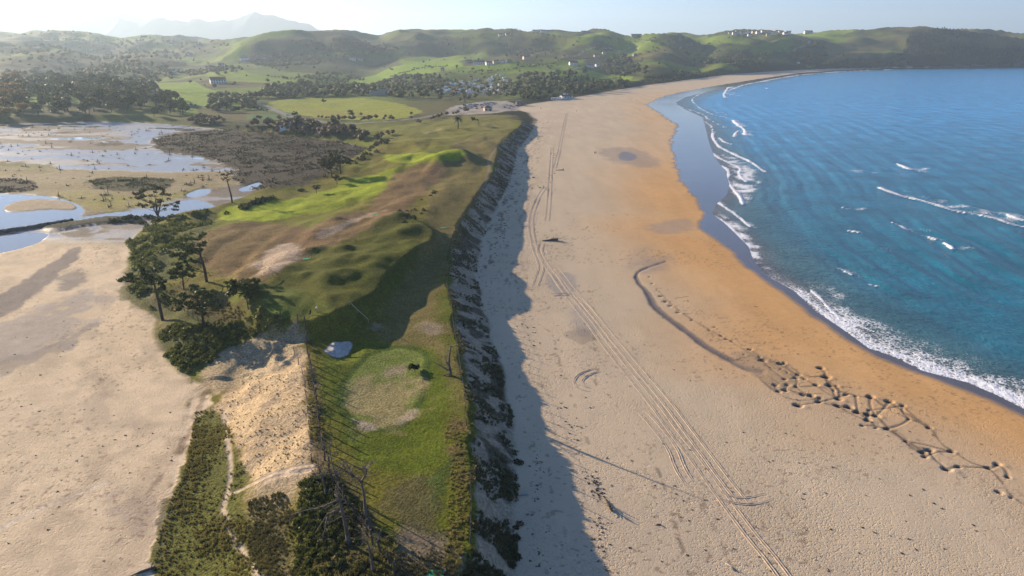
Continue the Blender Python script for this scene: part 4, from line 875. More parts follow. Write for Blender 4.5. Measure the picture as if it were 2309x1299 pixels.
# palm
def palm(base, label, h=9.0):
    t = thing('palm_tree', label, 'palm', base); mb = MB(); mb.tube([(0, 0, -.5), (.1, 0, h * .4), (0, 0, h)], [.5, .42, .38], 8); link('trunk', mb.mesh('trunk', [bark], True), t)
    for k in range(22):
        a = k * 2.4; el = .9 - 1.5 * (k / 22); L = 4.4; fb = MB(); P_ = []
        for i in range(7):
            q = i / 6; P_.append(Vector((math.cos(a) * L * q * math.cos(el * (1 - q * .6)), math.sin(a) * L * q * math.cos(el * (1 - q * .6)), h + L * q * math.sin(el) - 2.4 * q * q)))
        for i in range(6):
            d_ = (P_[i+1] - P_[i]).normalized(); s_ = d_.cross(Vector((0, 0, 1))).normalized(); w_ = .75 * math.sin(math.pi * (i + .8) / 7.2)
            for sg in (-1, 1): fb.add([P_[i], P_[i+1], P_[i+1] + s_ * sg * w_ + d_ * .4 - Vector((0, 0, .25)), P_[i] + s_ * sg * w_ * .8 + d_ * .3 - Vector((0, 0, .25))], [(0, 1, 2, 3)])
        link('frond', fb.mesh('frond', [leaf_d]), t)
palm(G(1033, 290), 'palm tree standing on the far end of the links')
palm(G(1048, 230), 'palm tree at the edge of the beach car park', 8)

# ------------------------------------------------------------------ dead snags
def snag(base, branches, label, m=deadwood, twigs=30, seed=0, tl=1.5, r0=.28, name='dead_tree'):
    """branches: list of traced polylines (pixel pairs on the plane through the base), first is the trunk"""
    rr_ = random.Random(seed); t = thing(name, label, 'dead tree', base)
    allp = []
    for k, br in enumerate(branches):
        P_ = [on_plane(a, b, base.y) - base for a, b in br]; dy = rr_.uniform(-1.6, 1.6) if k else 0
        for i, p in enumerate(P_): p.y += dy * i / max(len(P_) - 1, 1)
        mb = MB(); R_ = [max((r0 if k == 0 else r0 * .5) * (1 - .75 * i / (len(P_) - 1)), .035) for i in range(len(P_))]
        mb.tube([tuple(p) for p in P_], R_, 6)
        if k == 0: mb.tube([(0, 0, -.8), tuple(P_[0])], [r0 * 1.3, r0], 6)
        link('trunk' if k == 0 else 'branch', mb.mesh('branch', [m], True), t)
        if len(P_) > 1: allp += [(P_[i], P_[i+1]) for i in range(len(P_) - 1)][(2 if k == 0 else 0):]
    mb = MB()
    for _ in range(twigs):
        a, b = rr_.choice(allp); p = a.lerp(b, rr_.random()); d = Vector((rr_.gauss(0, 1), rr_.gauss(0, 1), rr_.gauss(.3, .6))).normalized(); l = tl * rr_.uniform(.4, 1.1)
        q = p + d * l * .5; e = d + Vector((rr_.gauss(0, .4), rr_.gauss(0, .4), rr_.gauss(.2, .3))); e2 = q + e * l * .5
        mb.tube([p, q, e2], [.05, .035, .015], 4)
        for _k in range(2): mb.tube([q, q + Vector((rr_.gauss(0, .5), rr_.gauss(0, .5), rr_.gauss(0, .5))) * l * .6], [.028, .012], 3)
    link('twigs', mb.mesh('twigs', [m]), t)['kind'] = 'stuff'
    return t
snag(G(838,1192), [[(833,1178),(824,1155),(821,1117),(816,1092),(814,1086)], [(814,1088),(826,1066),(829,1048),(838,1040),(845,1028)], [(814,1088),(795,1076),(784,1062),(772,1049)], [(822,1075),(818,1062),(826,1052)], [(795,1076),(790,1064),(795,1055)]], 'tall dead tree with a forked grey top leaning over the green slope', twigs=55, seed=1)
snag(G(787,1228), [[(783,1205),(777,1174),(768,1140),(764,1120),(757,1100)], [(775,1168),(771,1158),(752,1158),(735,1168),(722,1190),(705,1218)], [(772,1160),(772,1172),(760,1182)], [(765,1127),(745,1132),(720,1138),(690,1140),(662,1146)], [(738,1166),(736,1185),(730,1205)], [(764,1120),(758,1128),(750,1126)]], 'dead tree with long bare branches reaching left over the dark scrub', twigs=60, seed=2, m=deadwood)
snag(G(1016,847), [[(1015,835),(1012,820),(1013,800),(1016,785),(1016,778)], [(1016,782),(1028,777),(1040,772)], [(1012,825),(1006,815),(1004,805)], [(1016,838),(1000,828),(985,818),(968,810)], [(1014,842),(1005,846),(996,850)], [(1017,845),(1018,852)]], 'bleached dead trunk leaning at the dune edge beside the putting green', twigs=18, seed=3, tl=.9, r0=.3)
snag(G(735,1120), [[(733,1100),(728,1080),(722,1062),(716,1048)], [(728,1080),(738,1060),(742,1050)], [(724,1068),(712,1062),(700,1058)]], 'thin dead tree rising from the scrub near the fence end', twigs=36, seed=4, r0=.16)
snag(G(842,1290), [[(838,1262),(832,1235),(828,1215)], [(834,1245),(845,1228),(858,1215)], [(830,1228),(818,1218),(812,1210)]], 'short dead tree at the lower edge among dark bushes', twigs=30, seed=5, r0=.18)
snag(G(770,1110), [[(764,1092),(756,1070),(748,1040),(742,1010),(747,992)], [(756,1070),(765,1052),(772,1046)]], 'straight dead pole-like tree beside the last fence posts', twigs=14, seed=6, r0=.14)
# ------------------------------------------------------------------ driftwood and rocks
def driftwood(base, L, rz, label, seed, nb=8, m=deadwood, r0=.3):
    rr_ = random.Random(seed); t = thing('driftwood', label, 'driftwood', base, rz); mb = MB()
    mb.tube([(-L/2, 0, r0 * .6), (0, .15, r0 * .7), (L/2, -.1, r0 * .9)], [r0 * .35, r0 * .8, r0], 7); link('log', mb.mesh('log', [m], True), t)
    mb = MB()
    for k in range(nb):
        x_ = rr_.uniform(L * .05, L / 2); d = Vector((rr_.uniform(-.2, 1), rr_.uniform(-1, 1), rr_.uniform(0, .9))).normalized() * rr_.uniform(.15, .32) * L
        p = Vector((x_, 0, r0)); mb.tube([p, p + d * .5 + Vector((0, 0, .1)), p + d], [r0 * .4, r0 * .25, r0 * .1], 5)
    link('root', mb.mesh('root', [m]), t); return t
driftwood(G(1240, 543), 6.2, .25, 'dark driftwood trunk with roots stranded mid beach', 1, 12, r0=.42)
driftwood(G(1368, 1135), 4.2, -1.25, 'tangled branchy driftwood lying across the lower beach wrack line', 2, 16, r0=.2)
driftwood(G(1645, 1278), 1.6, -1.0, 'small pale driftwood piece near the bottom of the beach', 3, 5, palewood, .12)
driftwood(G(1180, 1117), 1.4, .4, 'pale driftwood stump lying in the dune shadow', 4, 7, palewood, .22)
driftwood(G(1262, 384), 5, .1, 'thin dark log on the upper beach beside the tyre ruts', 5, 3, r0=.22)
driftwood(G(320, 1292), 3.4, .6, 'dark log at the bottom edge of the western beach', 6, 2, r0=.22)
driftwood(G(1202, 401), 1.6, .2, 'pale boulder-like stump at the shadow edge of the far beach', 7, 5, palewood, .4)
driftwood(G(1484, 1184), .9, .2, 'short dark stick right of the long tree shadow', 8, 4, r0=.1)
# ------------------------------------------------------------------ fences
wire_m = simple('wire_material', (.12, .10, .09), .7, .1)
post_mb = MB(); post_mb.tube([(0, 0, -.4), (0, 0, 1.75)], [.085, .07], 6); post_me = post_mb.mesh('post', [darkpost])
tall_mb = MB(); tall_mb.tube([(0, 0, -.4), (0, 0, 2.9)], [.16, .13], 6); tall_me = tall_mb.mesh('post', [darkpost])
def fence(lst, n, label, me_=post_me, hts=(.5, 1.0, 1.5), jit=.06, wires=True):
    P = gp(lst); L = np.concatenate([[0], np.cumsum(np.hypot(*(P[1:] - P[:-1]).T))]); q = np.linspace(0, L[-1], n)
    X_ = np.interp(q, L, P[:, 0]); Y_ = np.interp(q, L, P[:, 1]); Z_ = hz(X_, Y_); base = Vector((X_[0], Y_[0], Z_[0])); t = thing('wire_fence', label, 'fence', base)
    tops = []
    for a, b, c in zip(X_, Y_, Z_):
        o = link('post', me_, t, Vector((a, b, c)) - base); o.rotation_euler = (random.uniform(-jit, jit), random.uniform(-jit, jit), random.uniform(0, 3)); o.scale = (1, 1, random.uniform(.8, 1.1)); tops.append(Vector((a, b, c)) - base)
    if wires:
        for h_ in hts:
            mb = MB(); mb.tube([p + Vector((0, 0, h_)) for p in tops], .018, 4); link('wire', mb.mesh('wire', [wire_m]), t)
fence([(689,740),(693,790),(700,830),(708,880),(717,930),(722,980),(730,1030),(742,1062)], 18, 'fence of tall posts along the bank left of the putting green', tall_me, (.8, 1.5, 2.2))
fence([(745,1075),(760,1110),(788,1150),(808,1175),(845,1235),(878,1270),(890,1300)], 12, 'broken fence of leaning posts running down into the bottom scrub', tall_me, (.7, 1.6), .16)
fence([(664,800),(680,835),(690,880),(694,930),(700,980),(704,1045)], 9, 'low fence on the crest of the sandy slope', post_me)
fence([(560,697),(593,711),(620,718),(648,724),(672,729)], 5, 'short row of stout posts in front of the square tee', tall_me, (.9,), .1)
fence([(395,690),(425,712),(450,728),(475,732),(500,730)], 9, 'sagging fence between the pines below the tee', post_me)
fence([(1052,960),(1048,900),(1038,830),(1026,760),(1018,700),(1006,640),(1009,580),(1018,540),(1042,492),(1078,432),(1106,392)], 60, 'wire fence following the top edge of the seaward dune', post_me, (.6, 1.2))
fence([(1061,1080),(1063,1150),(1060,1225)], 7, 'last stretch of wire fence on the dune edge nearest the camera', post_me, (.6, 1.2), .12)
# plank rail down the bank and tee details
rail = simple('rail_wood_material', (.42, .34, .22), .8, .2, 2)
for lst, lab in (([(788,688),(805,705),(831,728)], 'pale wooden handrail running down the bank in the tee shadow'), ([(600,640),(614,622)], 'short pale wooden rail at the path beside the pine bush'), ([(599,608),(607,612)], 'tiny pale wooden bar on the bare sandy patch')):
    P = [G(a, b) for a, b in lst]; t = thing('handrail', lab, 'handrail', P[0])
    for p in P: mb = MB(); mb.tube([(0, 0, -.2), (0, 0, .95)], .05, 5); link('post', mb.mesh('post', [rail]), t, p - P[0])
    mb = MB(); mb.tube([p - P[0] + Vector((0, 0, .95)) for p in P], .09, 6); link('rail', mb.mesh('rail', [rail]), t)
green = simple('tee_mat_material', (.02, .26, .12), .8, .1, 3)
for a, b, rz, lab in ((690,584,.1,'green tee mat at the edge of the bare sandy patch'), (847,484,.05,'green tee mat on the brown crest of the links'), (1000,514,0,'green tee mat beside the seaward dune edge'), (982,1294,.05,'bright green tee mat at the bottom edge of the picture')):
    p = G(a, b); mb = MB(); mb.box((0, 0, .04), (2.0, 1.4, .07), rz); t = thing('tee_mat', lab, 'tee mat', p); link('mat', mb.mesh('mat', [green]), t)
    mb = MB(); mb.tube([(1.2, .2, 0), (1.2, .2, .3)], .06, 6); mb.box((1.2, .2, .36), (.22, .22, .14)); link('tee_marker', mb.mesh('marker', [palewood]), t)
hedge_like = None
# square tee platform of mown grass
for (a, b), lab in (((884, 497), 'thin white flagstick on the rough near the mid fairway'), ((1110//1, 388), None), ((840, 386), 'thin white flagstick on the bright green fairway')):
    if not lab: continue
    p = G(a, b); t = thing('flagstick', lab, 'flagstick', p); mb = MB(); mb.tube([(0, 0, -.2), (0, 0, 2.3)], .03, 5); link('pole', mb.mesh('pole', [palewood]), t)
    mb = MB(); mb.add([(0, 0, 2.25), (.55, .03, 2.1), (0, 0, 1.9), (0, .02, 2.25), (.55, .05, 2.1), (0, .02, 1.9)], [(0, 1, 2), (5, 4, 3), (0, 3, 4, 1), (1, 4, 5, 2)]); link('flag', mb.mesh('flag', [simple('flag_material', (.7, .68, .2), .8)]), t)
# ------------------------------------------------------------------ people
def person_mesh(name, pose, mats):
    J = {'pel': (0, 0, .95), 'chest': (0, .02, 1.3), 'neck': (0, .02, 1.5), 'head': (0, .0, 1.62), 'top': (0, 0, 1.74),
         'hl': (-.1, 0, .9), 'kl': (-.12, -.06, .5), 'al': (-.13, .02, .09), 'tl': (-.14, -.13, .03), 'hr': (.1, 0, .9), 'kr': (.12, .04, .5), 'ar': (.13, .12, .09), 'tr': (.14, -.02, .03),
         'sl': (-.19, .02, 1.43), 'el': (-.26, .0, 1.14), 'wl': (-.24, -.12, .9), 'gl': (-.22, -.16, .82), 'sr': (.19, .02, 1.43), 'er': (.26, .0, 1.14), 'wr': (.24, -.1, .9), 'gr': (.22, -.14, .82)}
    J.update(pose); keys = list(J); E_ = [('pel','chest'),('chest','neck'),('neck','head'),('head','top'),('pel','hl'),('hl','kl'),('kl','al'),('al','tl'),('pel','hr'),('hr','kr'),('kr','ar'),('ar','tr'),('chest','sl'),('sl','el'),('el','wl'),('wl','gl'),('chest','sr'),('sr','er'),('er','wr'),('wr','gr')]
    R_ = {'pel': .16, 'chest': .17, 'neck': .065, 'head': .105, 'top': .07, 'hl': .11, 'kl': .075, 'al': .05, 'tl': .045, 'hr': .11, 'kr': .075, 'ar': .05, 'tr': .045, 'sl': .075, 'el': .05, 'wl': .035, 'gl': .04, 'sr': .075, 'er': .05, 'wr': .035, 'gr': .04}
    me = bpy.data.meshes.new(name); me.from_pydata([J[k] for k in keys], [(keys.index(a), keys.index(b)) for a, b in E_], []); o = bpy.data.objects.new(name, me); COL.objects.link(o)
    md = o.modifiers.new('s', 'SKIN'); 
    for k, v in zip(keys, me.skin_vertices[0].data): v.radius = (R_[k], R_[k])
    me.skin_vertices[0].data[0].use_root = True; s_ = o.modifiers.new('d', 'SUBSURF'); s_.levels = 1
    dg = bpy.context.evaluated_depsgraph_get(); m2 = bpy.data.meshes.new_from_object(o.evaluated_get(dg)); bpy.data.objects.remove(o)
    m2.materials.clear()
    for m in mats: m2.materials.append(m)
    for p in m2.polygons:
        z_ = p.center.z; x_ = abs(p.center.x); p.material_index = 2 if (z_ > 1.5 or (x_ > .2 and z_ < .9)) else (0 if z_ > .93 else 1); p.use_smooth = True
    return m2
skin = simple('skin_material', (.36, .22, .15), .7); navy = simple('navy_cloth_material', (.02, .025, .05), .9); whitec = simple('white_cloth_material', (.6, .6, .58), .9); darkc = simple('dark_cloth_material', (.02, .02, .022), .9); hairm = simple('hair_material', (.03, .02, .015), .8); redc = simple('red_cloth_material', (.35, .04, .03), .9)
golfm = person_mesh('person', {'chest': (0, -.16, 1.24), 'neck': (0, -.26, 1.42), 'head': (0, -.32, 1.52), 'top': (0, -.36, 1.63), 'sl': (-.18, -.2, 1.36), 'sr': (.18, -.2, 1.36), 'el': (-.2, -.38, 1.12), 'er': (.2, -.38, 1.12), 'wl': (-.05, -.5, .95), 'wr': (.05, -.5, .95), 'gl': (-.02, -.52, .88), 'gr': (.02, -.52, .88), 'kl': (-.17, -.05, .5), 'kr': (.17, -.05, .5), 'al': (-.2, 0, .09), 'ar': (.2, 0, .09), 'tl': (-.23, -.13, .03), 'tr': (.23, -.13, .03)}, [whitec, darkc, skin])
p = G(713, 704); o = tag(link('person', golfm, None, p, 1.9), 'golfer in pale top and dark trousers bending on the tee', 'person')
mb = MB(); mb.tube([(0, -.52, .9), (.1, -.95, .05), (.12, -1.02, .03)], [.018, .012, .03], 5); t = thing('golf_club', 'golf club in the hands of the golfer on the tee', 'golf club', p, 1.9); link('shaft', mb.mesh('club', [darkc]), t)
p = G(709, 707) + Vector((-.9, -.3, 0)); t = thing('golf_bag', 'dark golf bag on its trolley beside the golfer', 'golf bag', p); mb = MB(); mb.tube([(0, 0, .25), (.1, 0, 1.15)], [.16, .19], 8); link('bag', mb.mesh('bag', [darkc], True), t)
for s_ in (-1, 1): mb = MB(); mb.tube([(-.05, s_ * .3 - .03, .16), (-.05, s_ * .3 + .03, .16)], .16, 10); link('wheel', mb.mesh('wheel', [darkc]), t)
walkm = person_mesh('person', {}, [navy, darkc, skin]); walkw = person_mesh('person', {}, [redc, navy, skin]); walkp = person_mesh('person', {}, [whitec, navy, skin])
p = G(1341, 347); tag(link('person', walkm, None, p, .3, 1.0), 'walker in dark clothes alone in the middle of the wide beach, left of a pair', 'person', 'walkers on the beach')
tag(link('person', walkw, None, p + Vector((.9, .5, 0)), .5, .97), 'walker in a red top beside the dark-clothed walker mid beach', 'person', 'walkers on the beach')
for k, (a, b) in enumerate([(1219,246),(1222,247),(1432,244),(1443,249),(1425,227),(1432,227),(1436,228),(1420,226),(1205,258),(1300,252),(1110,248),(1480,198)]):
    tag(link('person', (walkm, walkw, walkp)[k % 3], None, G(a, b), k, 1.0), 'distant walker, a dark speck on the far end of the beach', 'person', 'distant people at the far end of the beach')

# ------------------------------------------------------------------ tyre ruts pressed in the sand
rut_m = simple('rut_sand_material', (.40, .32, .235), .95, .25, 1.2, bump=.1)
def ruts(lst, label=None, gauge=1.75, w=.42):
    P = smoothpts(gp(lst), 3); L = np.concatenate([[0], np.cumsum(np.hypot(*(P[1:] - P[:-1]).T))]); n = int(min(max(L[-1] / .6, 10), 700)); q = np.linspace(0, L[-1], n)
    X_ = np.interp(q, L, P[:, 0]); Y_ = np.interp(q, L, P[:, 1]); tx = np.gradient(X_); ty = np.gradient(Y_); l = np.hypot(tx, ty) + 1e-9; nx, ny = -ty / l, tx / l
    vs_, fs = [], []; wear = np.clip(fbm(q, q * 0 + len(lst), 14, 3, 77) + .55, 0, 1)
    for sg in (-1, 1):
        for i in range(n):
            fade = min(1, i / 5, (n - 1 - i) / 5)
            for s_, h_ in ((-.75, -.03), (-.5, .10), (-.3, .035), (.3, .035), (.5, .10), (.75, -.03)):
                o_ = sg * gauge / 2 + s_ * w; x_ = X_[i] + nx[i] * o_; y_ = Y_[i] + ny[i] * o_
                h_ = h_ * (.45 + .75 * wear[i]); tread = .015 * (i % 2) if abs(s_) < .4 else random.uniform(-.03, .03)
                vs_.append((x_, y_, (h_ + tread) * fade - .02 * (1 - fade)))
        b0 = 0 if sg < 0 else n * 6
        for i in range(n - 1):
            for c in range(5): fs.append((b0 + i*6+c, b0 + i*6+c+1, b0 + i*6+c+7, b0 + i*6+c+6))
    V_ = np.array(vs_); V_[:, 2] += hz(V_[:, 0], V_[:, 1])
    me = mesh_from('tyre_track', V_, fs, [rut_m]); o = bpy.data.objects.new('tyre_track', me); COL.objects.link(o); o['kind'] = 'structure'
for l_ in ([(1231,419),(1213,445),(1197,487),(1197,518),(1205,560),(1223,602),(1213,626),(1206,650)],
    [(1223,547),(1215,566),(1228,592),(1247,618),(1270,652),(1299,690),(1336,736),(1372,786),(1409,831),(1448,878),(1485,925),(1520,976),(1570,1038),(1617,1104),(1661,1164),(1700,1216),(1730,1250),(1766,1299),(1800,1345)],
    [(1252,600),(1290,652),(1350,722),(1425,815),(1500,902),(1556,978),(1596,1030),(1640,1090),(1690,1150)],
    [(1440,920),(1478,960),(1518,1012),(1533,1059),(1562,1098)], [(1362,834),(1330,838),(1307,851),(1302,865),(1317,878),(1345,880)], [(1232,655),(1262,667),(1300,658)],
    [(1600,1095),(1622,1118),(1661,1130),(1700,1130),(1745,1115)], [(1245,330),(1240,400),(1238,450),(1233,500)], [(1278,255),(1268,300),(1262,335),(1250,380)], [(1225,560),(1232,575),(1240,570)]):
    ruts(l_)

# ------------------------------------------------------------------ scattered cover: scrub, marram tufts, reeds
def scatter_px(poly, n, seed, pyw=0.0):
    """n ground points inside an outline of the photograph, spread evenly over the ground"""
    r = np.random.default_rng(seed); P = gp(poly); out = []; x0, y0 = P.min(0); x1, y1 = P.max(0); tries = 0
    while len(out) < n and tries < 60:
        X_ = r.uniform(x0, x1, n * 2); Y_ = r.uniform(y0, y1, n * 2); k = inside(X_, Y_, P); out += list(zip(X_[k], Y_[k])); tries += 1
    return np.array(out[:n])
def joined(name, V0, F0, pos, sc, rz, m, label, cat, kind='stuff', tilt=None):
    n = len(pos); X_, Y_ = pos[:, 0], pos[:, 1]; Z_ = hz(X_, Y_); c, s_ = np.cos(rz), np.sin(rz); V = V0[None] * sc[:, None, :] if sc.ndim == 2 else V0[None] * sc[:, None, None]
    W = np.empty_like(V); W[..., 0] = V[..., 0] * c[:, None] - V[..., 1] * s_[:, None] + X_[:, None]; W[..., 1] = V[..., 0] * s_[:, None] + V[..., 1] * c[:, None] + Y_[:, None]; W[..., 2] = V[..., 2] + Z_[:, None]
    F = (F0[None] + (np.arange(n) * len(V0))[:, None, None]).reshape(-1, F0.shape[1])
    o = link(name, mesh_from(name, W.reshape(-1, 3), F, [m])); o['kind'] = kind; o['label'] = label; o['category'] = cat; return o
def shrub_arrays(seed, nleaf, ls, h=1.0):
    r = np.random.default_rng(seed); d = r.normal(size=(nleaf, 3)); d /= np.linalg.norm(d, axis=1)[:, None]; d[:, 2] = np.abs(d[:, 2]); k = 1 + .25 * np.sin(d[:, 0] * 5 + seed) * np.cos(d[:, 1] * 4)
    return leafquads(d * np.array([1, 1, h]) * (k * r.uniform(.6, 1.05, nleaf))[:, None], ls, r)
def tuft_arrays(seed, nb):
    r = np.random.default_rng(seed); V, F = [], []
    for k in range(nb):
        a = r.uniform(0, 6.28); l = r.uniform(.6, 1.0); t_ = r.uniform(.25, .9); w = .09; p = np.array([r.uniform(-.25, .25), r.uniform(-.25, .25), 0]); d = np.array([math.cos(a) * t_, math.sin(a) * t_, 1]); s_ = np.array([-math.sin(a), math.cos(a), 0]) * w
        o_ = len(V); V += [p - s_, p + s_, p + d * l * .6 + s_ * .7, p + d * l * .6 - s_ * .7]; F.append([o_, o_+1, o_+2, o_+3])
    return np.array(V), np.array(F)
marram = leafmat('marram_material', (.060, .066, .024), (.15, .13, .055), .35); rough_m = leafmat('rough_grass_material', (.10, .125, .026), (.26, .20, .075), .45); reed_l = leafmat('reed_material', (.042, .036, .022), (.10, .078, .042), .15)
SV1, SF1 = shrub_arrays(1, 60, .22, .8); TV1, TF1 = tuft_arrays(2, 12)
def scrub(poly, n, s0, s1, m, lab, cat='scrub', name='scrub', seed=3, tuft=False):
    p = scatter_px(poly, n, seed)
    if len(p) == 0: return
    r = np.random.default_rng(seed); k = fbm(p[:, 0], p[:, 1], 7, 2, seed) ; keep_ = k > (r.random(len(p)) * .9 - .55 if tuft else -.25 + 0 * k); p = p[keep_]; sc = r.uniform(s0, s1, len(p)) * (1 + .5 * k[keep_])
    joined(name, *((TV1, TF1) if tuft else (SV1, SF1)), p, sc, r.uniform(0, 6.28, len(p)), m, lab, cat)
scrub([(290,545),(350,498),(400,484),(475,478),(478,505),(410,545),(372,600),(350,640),(372,700),(330,700),(288,655),(300,590)], 420, .8, 1.7, gorse_l, 'dense gorse scrub covering the bank above the western beach', seed=5)
scrub([(378,735),(430,735),(500,728),(560,716),(650,728),(640,745),(560,762),(500,790),(465,840),(420,842),(370,800),(356,765)], 360, .5, 1.15, gorse_l, 'gorse scrub on the eroded bank below the tee', seed=6)
scrub([(440,740),(560,725),(660,735),(665,750),(560,770),(500,800)], 120, .4, .9, gorse_l, 'dark scrub shaded under the tee bank', seed=7)
scrub([(676,1085),(760,1075),(830,1160),(880,1210),(900,1240),(880,1345),(660,1345),(668,1200)], 420, .3, .85, gorse_l, 'dark green scrub filling the bottom of the picture', seed=8)
scrub([(676,1085),(760,1075),(830,1160),(880,1210),(900,1240),(880,1345),(660,1345),(668,1200)], 1500, .3, .7, rough_m, 'rough grass between the scrub at the bottom of the picture', 'grass', 'grass', 28, True)
scrub([(690,1090),(745,1080),(800,1170),(820,1290),(700,1299),(690,1180)], 120, .4, .9, leaf_d, 'darkest scrub round the feet of the dead trees', seed=29)
scrub([(500,485),(560,462),(640,440),(690,425),(680,432),(560,470)], 60, .9, 1.8, leaf_d, 'dark scrub fringe between fairway and marsh', seed=9)
scrub([(840,330),(880,318),(870,335),(800,372),(780,380)], 50, 1.2, 2.2, leaf_d, 'scrub at the corner of marsh and fairway', seed=10)
scrub([(210,500),(350,488),(380,495),(300,505)], 90, .7, 1.3, leaf_d, 'scrub along the creek bank above the western beach', seed=11)
scrub([(440,930),(500,920),(530,1010),(555,1080),(520,1140),(590,1220),(640,1345),(345,1345),(350,1230),(385,1130),(420,1050)], 4200, .25, .6, rough_m, 'shaggy green and gold grass between beach and sandy slope', 'grass', 'grass', 12, True)
scrub([(560,1130),(640,1110),(680,1180),(690,1345),(600,1345),(560,1240)], 1500, .3, .6, marram, 'dark rough grass right of the sandy footpath', 'grass', 'grass', 13, True)
scrub([(480,900),(560,850),(680,790),(700,900),(705,1040),(640,1100),(560,1085),(510,1000)], 520, .16, .34, rough_m, 'sparse marram tufts dotted over the sandy slope', 'grass', 'grass', 14, True)
scrub([(690,800),(725,940),(745,1050),(700,1045),(694,900)], 500, .3, .6, rough_m, 'rough grass strip between the two fences', 'grass', 'grass', 15, True)
scrub([(1010,930),(1048,960),(1058,1080),(1060,1160),(1036,1290),(1000,1290),(1015,1080),(1000,1000)], 750, .2, .5, rough_m, 'brown and green rough along the dune edge near the camera', 'grass', 'grass', 16, True)
scrub([(900,1170),(1000,1190),(1035,1299),(880,1345)], 900, .3, .55, marram, 'thin grass on the bare sandy end of the dune', 'grass', 'grass', 17, True)
scrub([(400,480),(500,500),(480,620),(400,700),(380,640),(400,560)], 600, .3, .6, rough_m, 'rough grass under the tall pines', 'grass', 'grass', 18, True)
scrub([(340,312),(500,290),(620,300),(760,318),(830,333),(800,352),(760,388),(640,420),(590,430),(560,424),(525,404),(535,375),(450,350),(370,344)], 9000, .6, 1.3, reed_l, 'brown reeds and rushes covering the marsh', 'reeds', 'reeds', 19, True)
scrub([(195,406),(280,399),(395,404),(380,424),(320,431),(225,427)], 1300, .5, 1.0, leaf_d, 'dark rush bed in the middle of the mudflat', 'reeds', 'reeds', 20, True)
scrub([(-60,402),(50,402),(90,424),(55,434),(-60,436)], 700, .5, 1.0, reed_l, 'rush bed at the left of the mudflat', 'reeds', 'reeds', 21, True)
# marram on the seaward face of the dune
scrub([(880,490),(905,470),(960,445),(980,430),(1000,440),(960,465),(940,495),(900,505)], 40, .5, 1.1, leaf_d, 'dark hollow scrub near the middle of the links', seed=31)
scrub([(730,540),(880,500),(990,430),(1080,400),(1110,350),(1120,340),(1080,440),(1010,540),(1000,650),(1020,760),(1035,850),(1010,800),(980,650),(930,600),(860,690),(830,760),(800,720),(900,560)], 3800, .12, .30, rough_m, 'short tufty rough beside the seaward dune edge', 'grass', 'grass', 32, True)
scrub([(400,560),(500,510),(640,500),(760,520),(700,580),(600,650),(560,660),(470,640)], 2200, .12, .30, rough_m, 'dry tufty rough on the brown fairway', 'grass', 'grass', 33, True)
scrub([(340,640),(470,660),(560,700),(560,715),(470,720),(380,700)], 700, .3, .6, rough_m, 'shaggy grass among the pines below the tee', 'grass', 'grass', 34, True)
r_ = np.random.default_rng(77); n_ = 12000; Y_ = 62 + (640 - 62) * r_.random(n_) ** 2.1; f_ = r_.random(n_) ** .8; X_ = XT(Y_) + (XF(Y_) - XT(Y_)) * (f_ * 1.0 + .02)
k_ = fbm(X_, Y_, 4.5, 3, 801) + .3 * fbm(X_ * .4, Y_ * 1.8, 3, 2, 803); ok_ = k_ > .25 * f_ - .18; p_ = np.stack([X_, Y_], 1)[ok_]
joined('grass', TV1 * np.array([1.2, 1.2, 1]), TF1, p_, r_.uniform(.35, .75, len(p_)), r_.uniform(0, 6.28, len(p_)), marram, 'dark marram grass hanging on the seaward dune face', 'grass')
ok_ = (k_ > .36) & (r_.random(n_) < .06); p_ = np.stack([X_, Y_], 1)[ok_]
joined('scrub', SV1, SF1, p_, r_.uniform(.3, .65, len(p_)), r_.uniform(0, 6.28, len(p_)), leaf_d, 'dark low scrub clumps on the seaward dune face', 'scrub')
# dark clumps at the dune foot, each its own plant
tm_ = [mesh_from('dune_clump', *shrub_arrays(30 + k, 150, .16, .6), [leaf_b if k == 0 else leaf_d]) for k in range(3)]
for k, (a, b) in enumerate([(1092,747),(1098,760),(1106,785),(1117,815),(1120,835),(1125,856),(1126,890),(1130,920),(1149,925),(1147,960),(1136,975),(1166,1042),(1172,1045),(1158,1022),(1140,1180),(1172,1182),(1162,1190),(1158,1255),(1150,1275),(1166,1258),(1145,1230),(1085,720),(1078,690),(1075,650),(1160,1215),(1128,870)]):
    p = G(a, b); s_ = random.uniform(.5, .95); o = link('dune_clump', tm_[k % 3], None, p, random.uniform(0, 6), (s_, s_, s_ * .9)); tag(o, 'dark tuft of vegetation at the shaded foot of the seaward dune', 'plant', 'dark tufts at the dune foot')
# seaweed and litter specks on the beach
r_ = np.random.default_rng(5); V_, F_ = shrub_arrays(50, 10, .5, .25)
pp = []
for lst, n_, w_ in (([(1265,905),(1280,950),(1300,985),(1318,1050),(1335,1090),(1350,1110)], 60, .9), ([(1355,1180),(1368,1200),(1360,1240),(1370,1290)], 45, 1.2), ([(1340,1060),(1350,1110),(1360,1120)], 25, .8), ([(1205,1000),(1210,1150),(1205,1299)], 40, .8), ([(1170,700),(1190,740),(1210,790)], 40, 1.2), ([(1205,420),(1240,430),(1255,300)], 60, 2.5), ([(1150,420),(1130,500),(1110,600)], 160, 2.2), ([(1200,300),(1180,360),(1160,420)], 140, 4), ([(1080,560),(1090,700),(1130,850)], 60, 1.2)):
    P = gp(lst); t_ = r_.random(n_) * (len(P) - 1); i_ = t_.astype(int).clip(0, len(P) - 2); q = P[i_] + (P[i_+1] - P[i_]) * (t_ - i_)[:, None] + r_.normal(size=(n_, 2)) * w_; pp.append(q)
for k in range(260): a = r_.uniform(1230, 2250); b = r_.uniform(650, 1290); p = G(a, b); pp.append(np.array([[p.x, p.y]])) if (XD(p.y) - p.x) > 12 else None
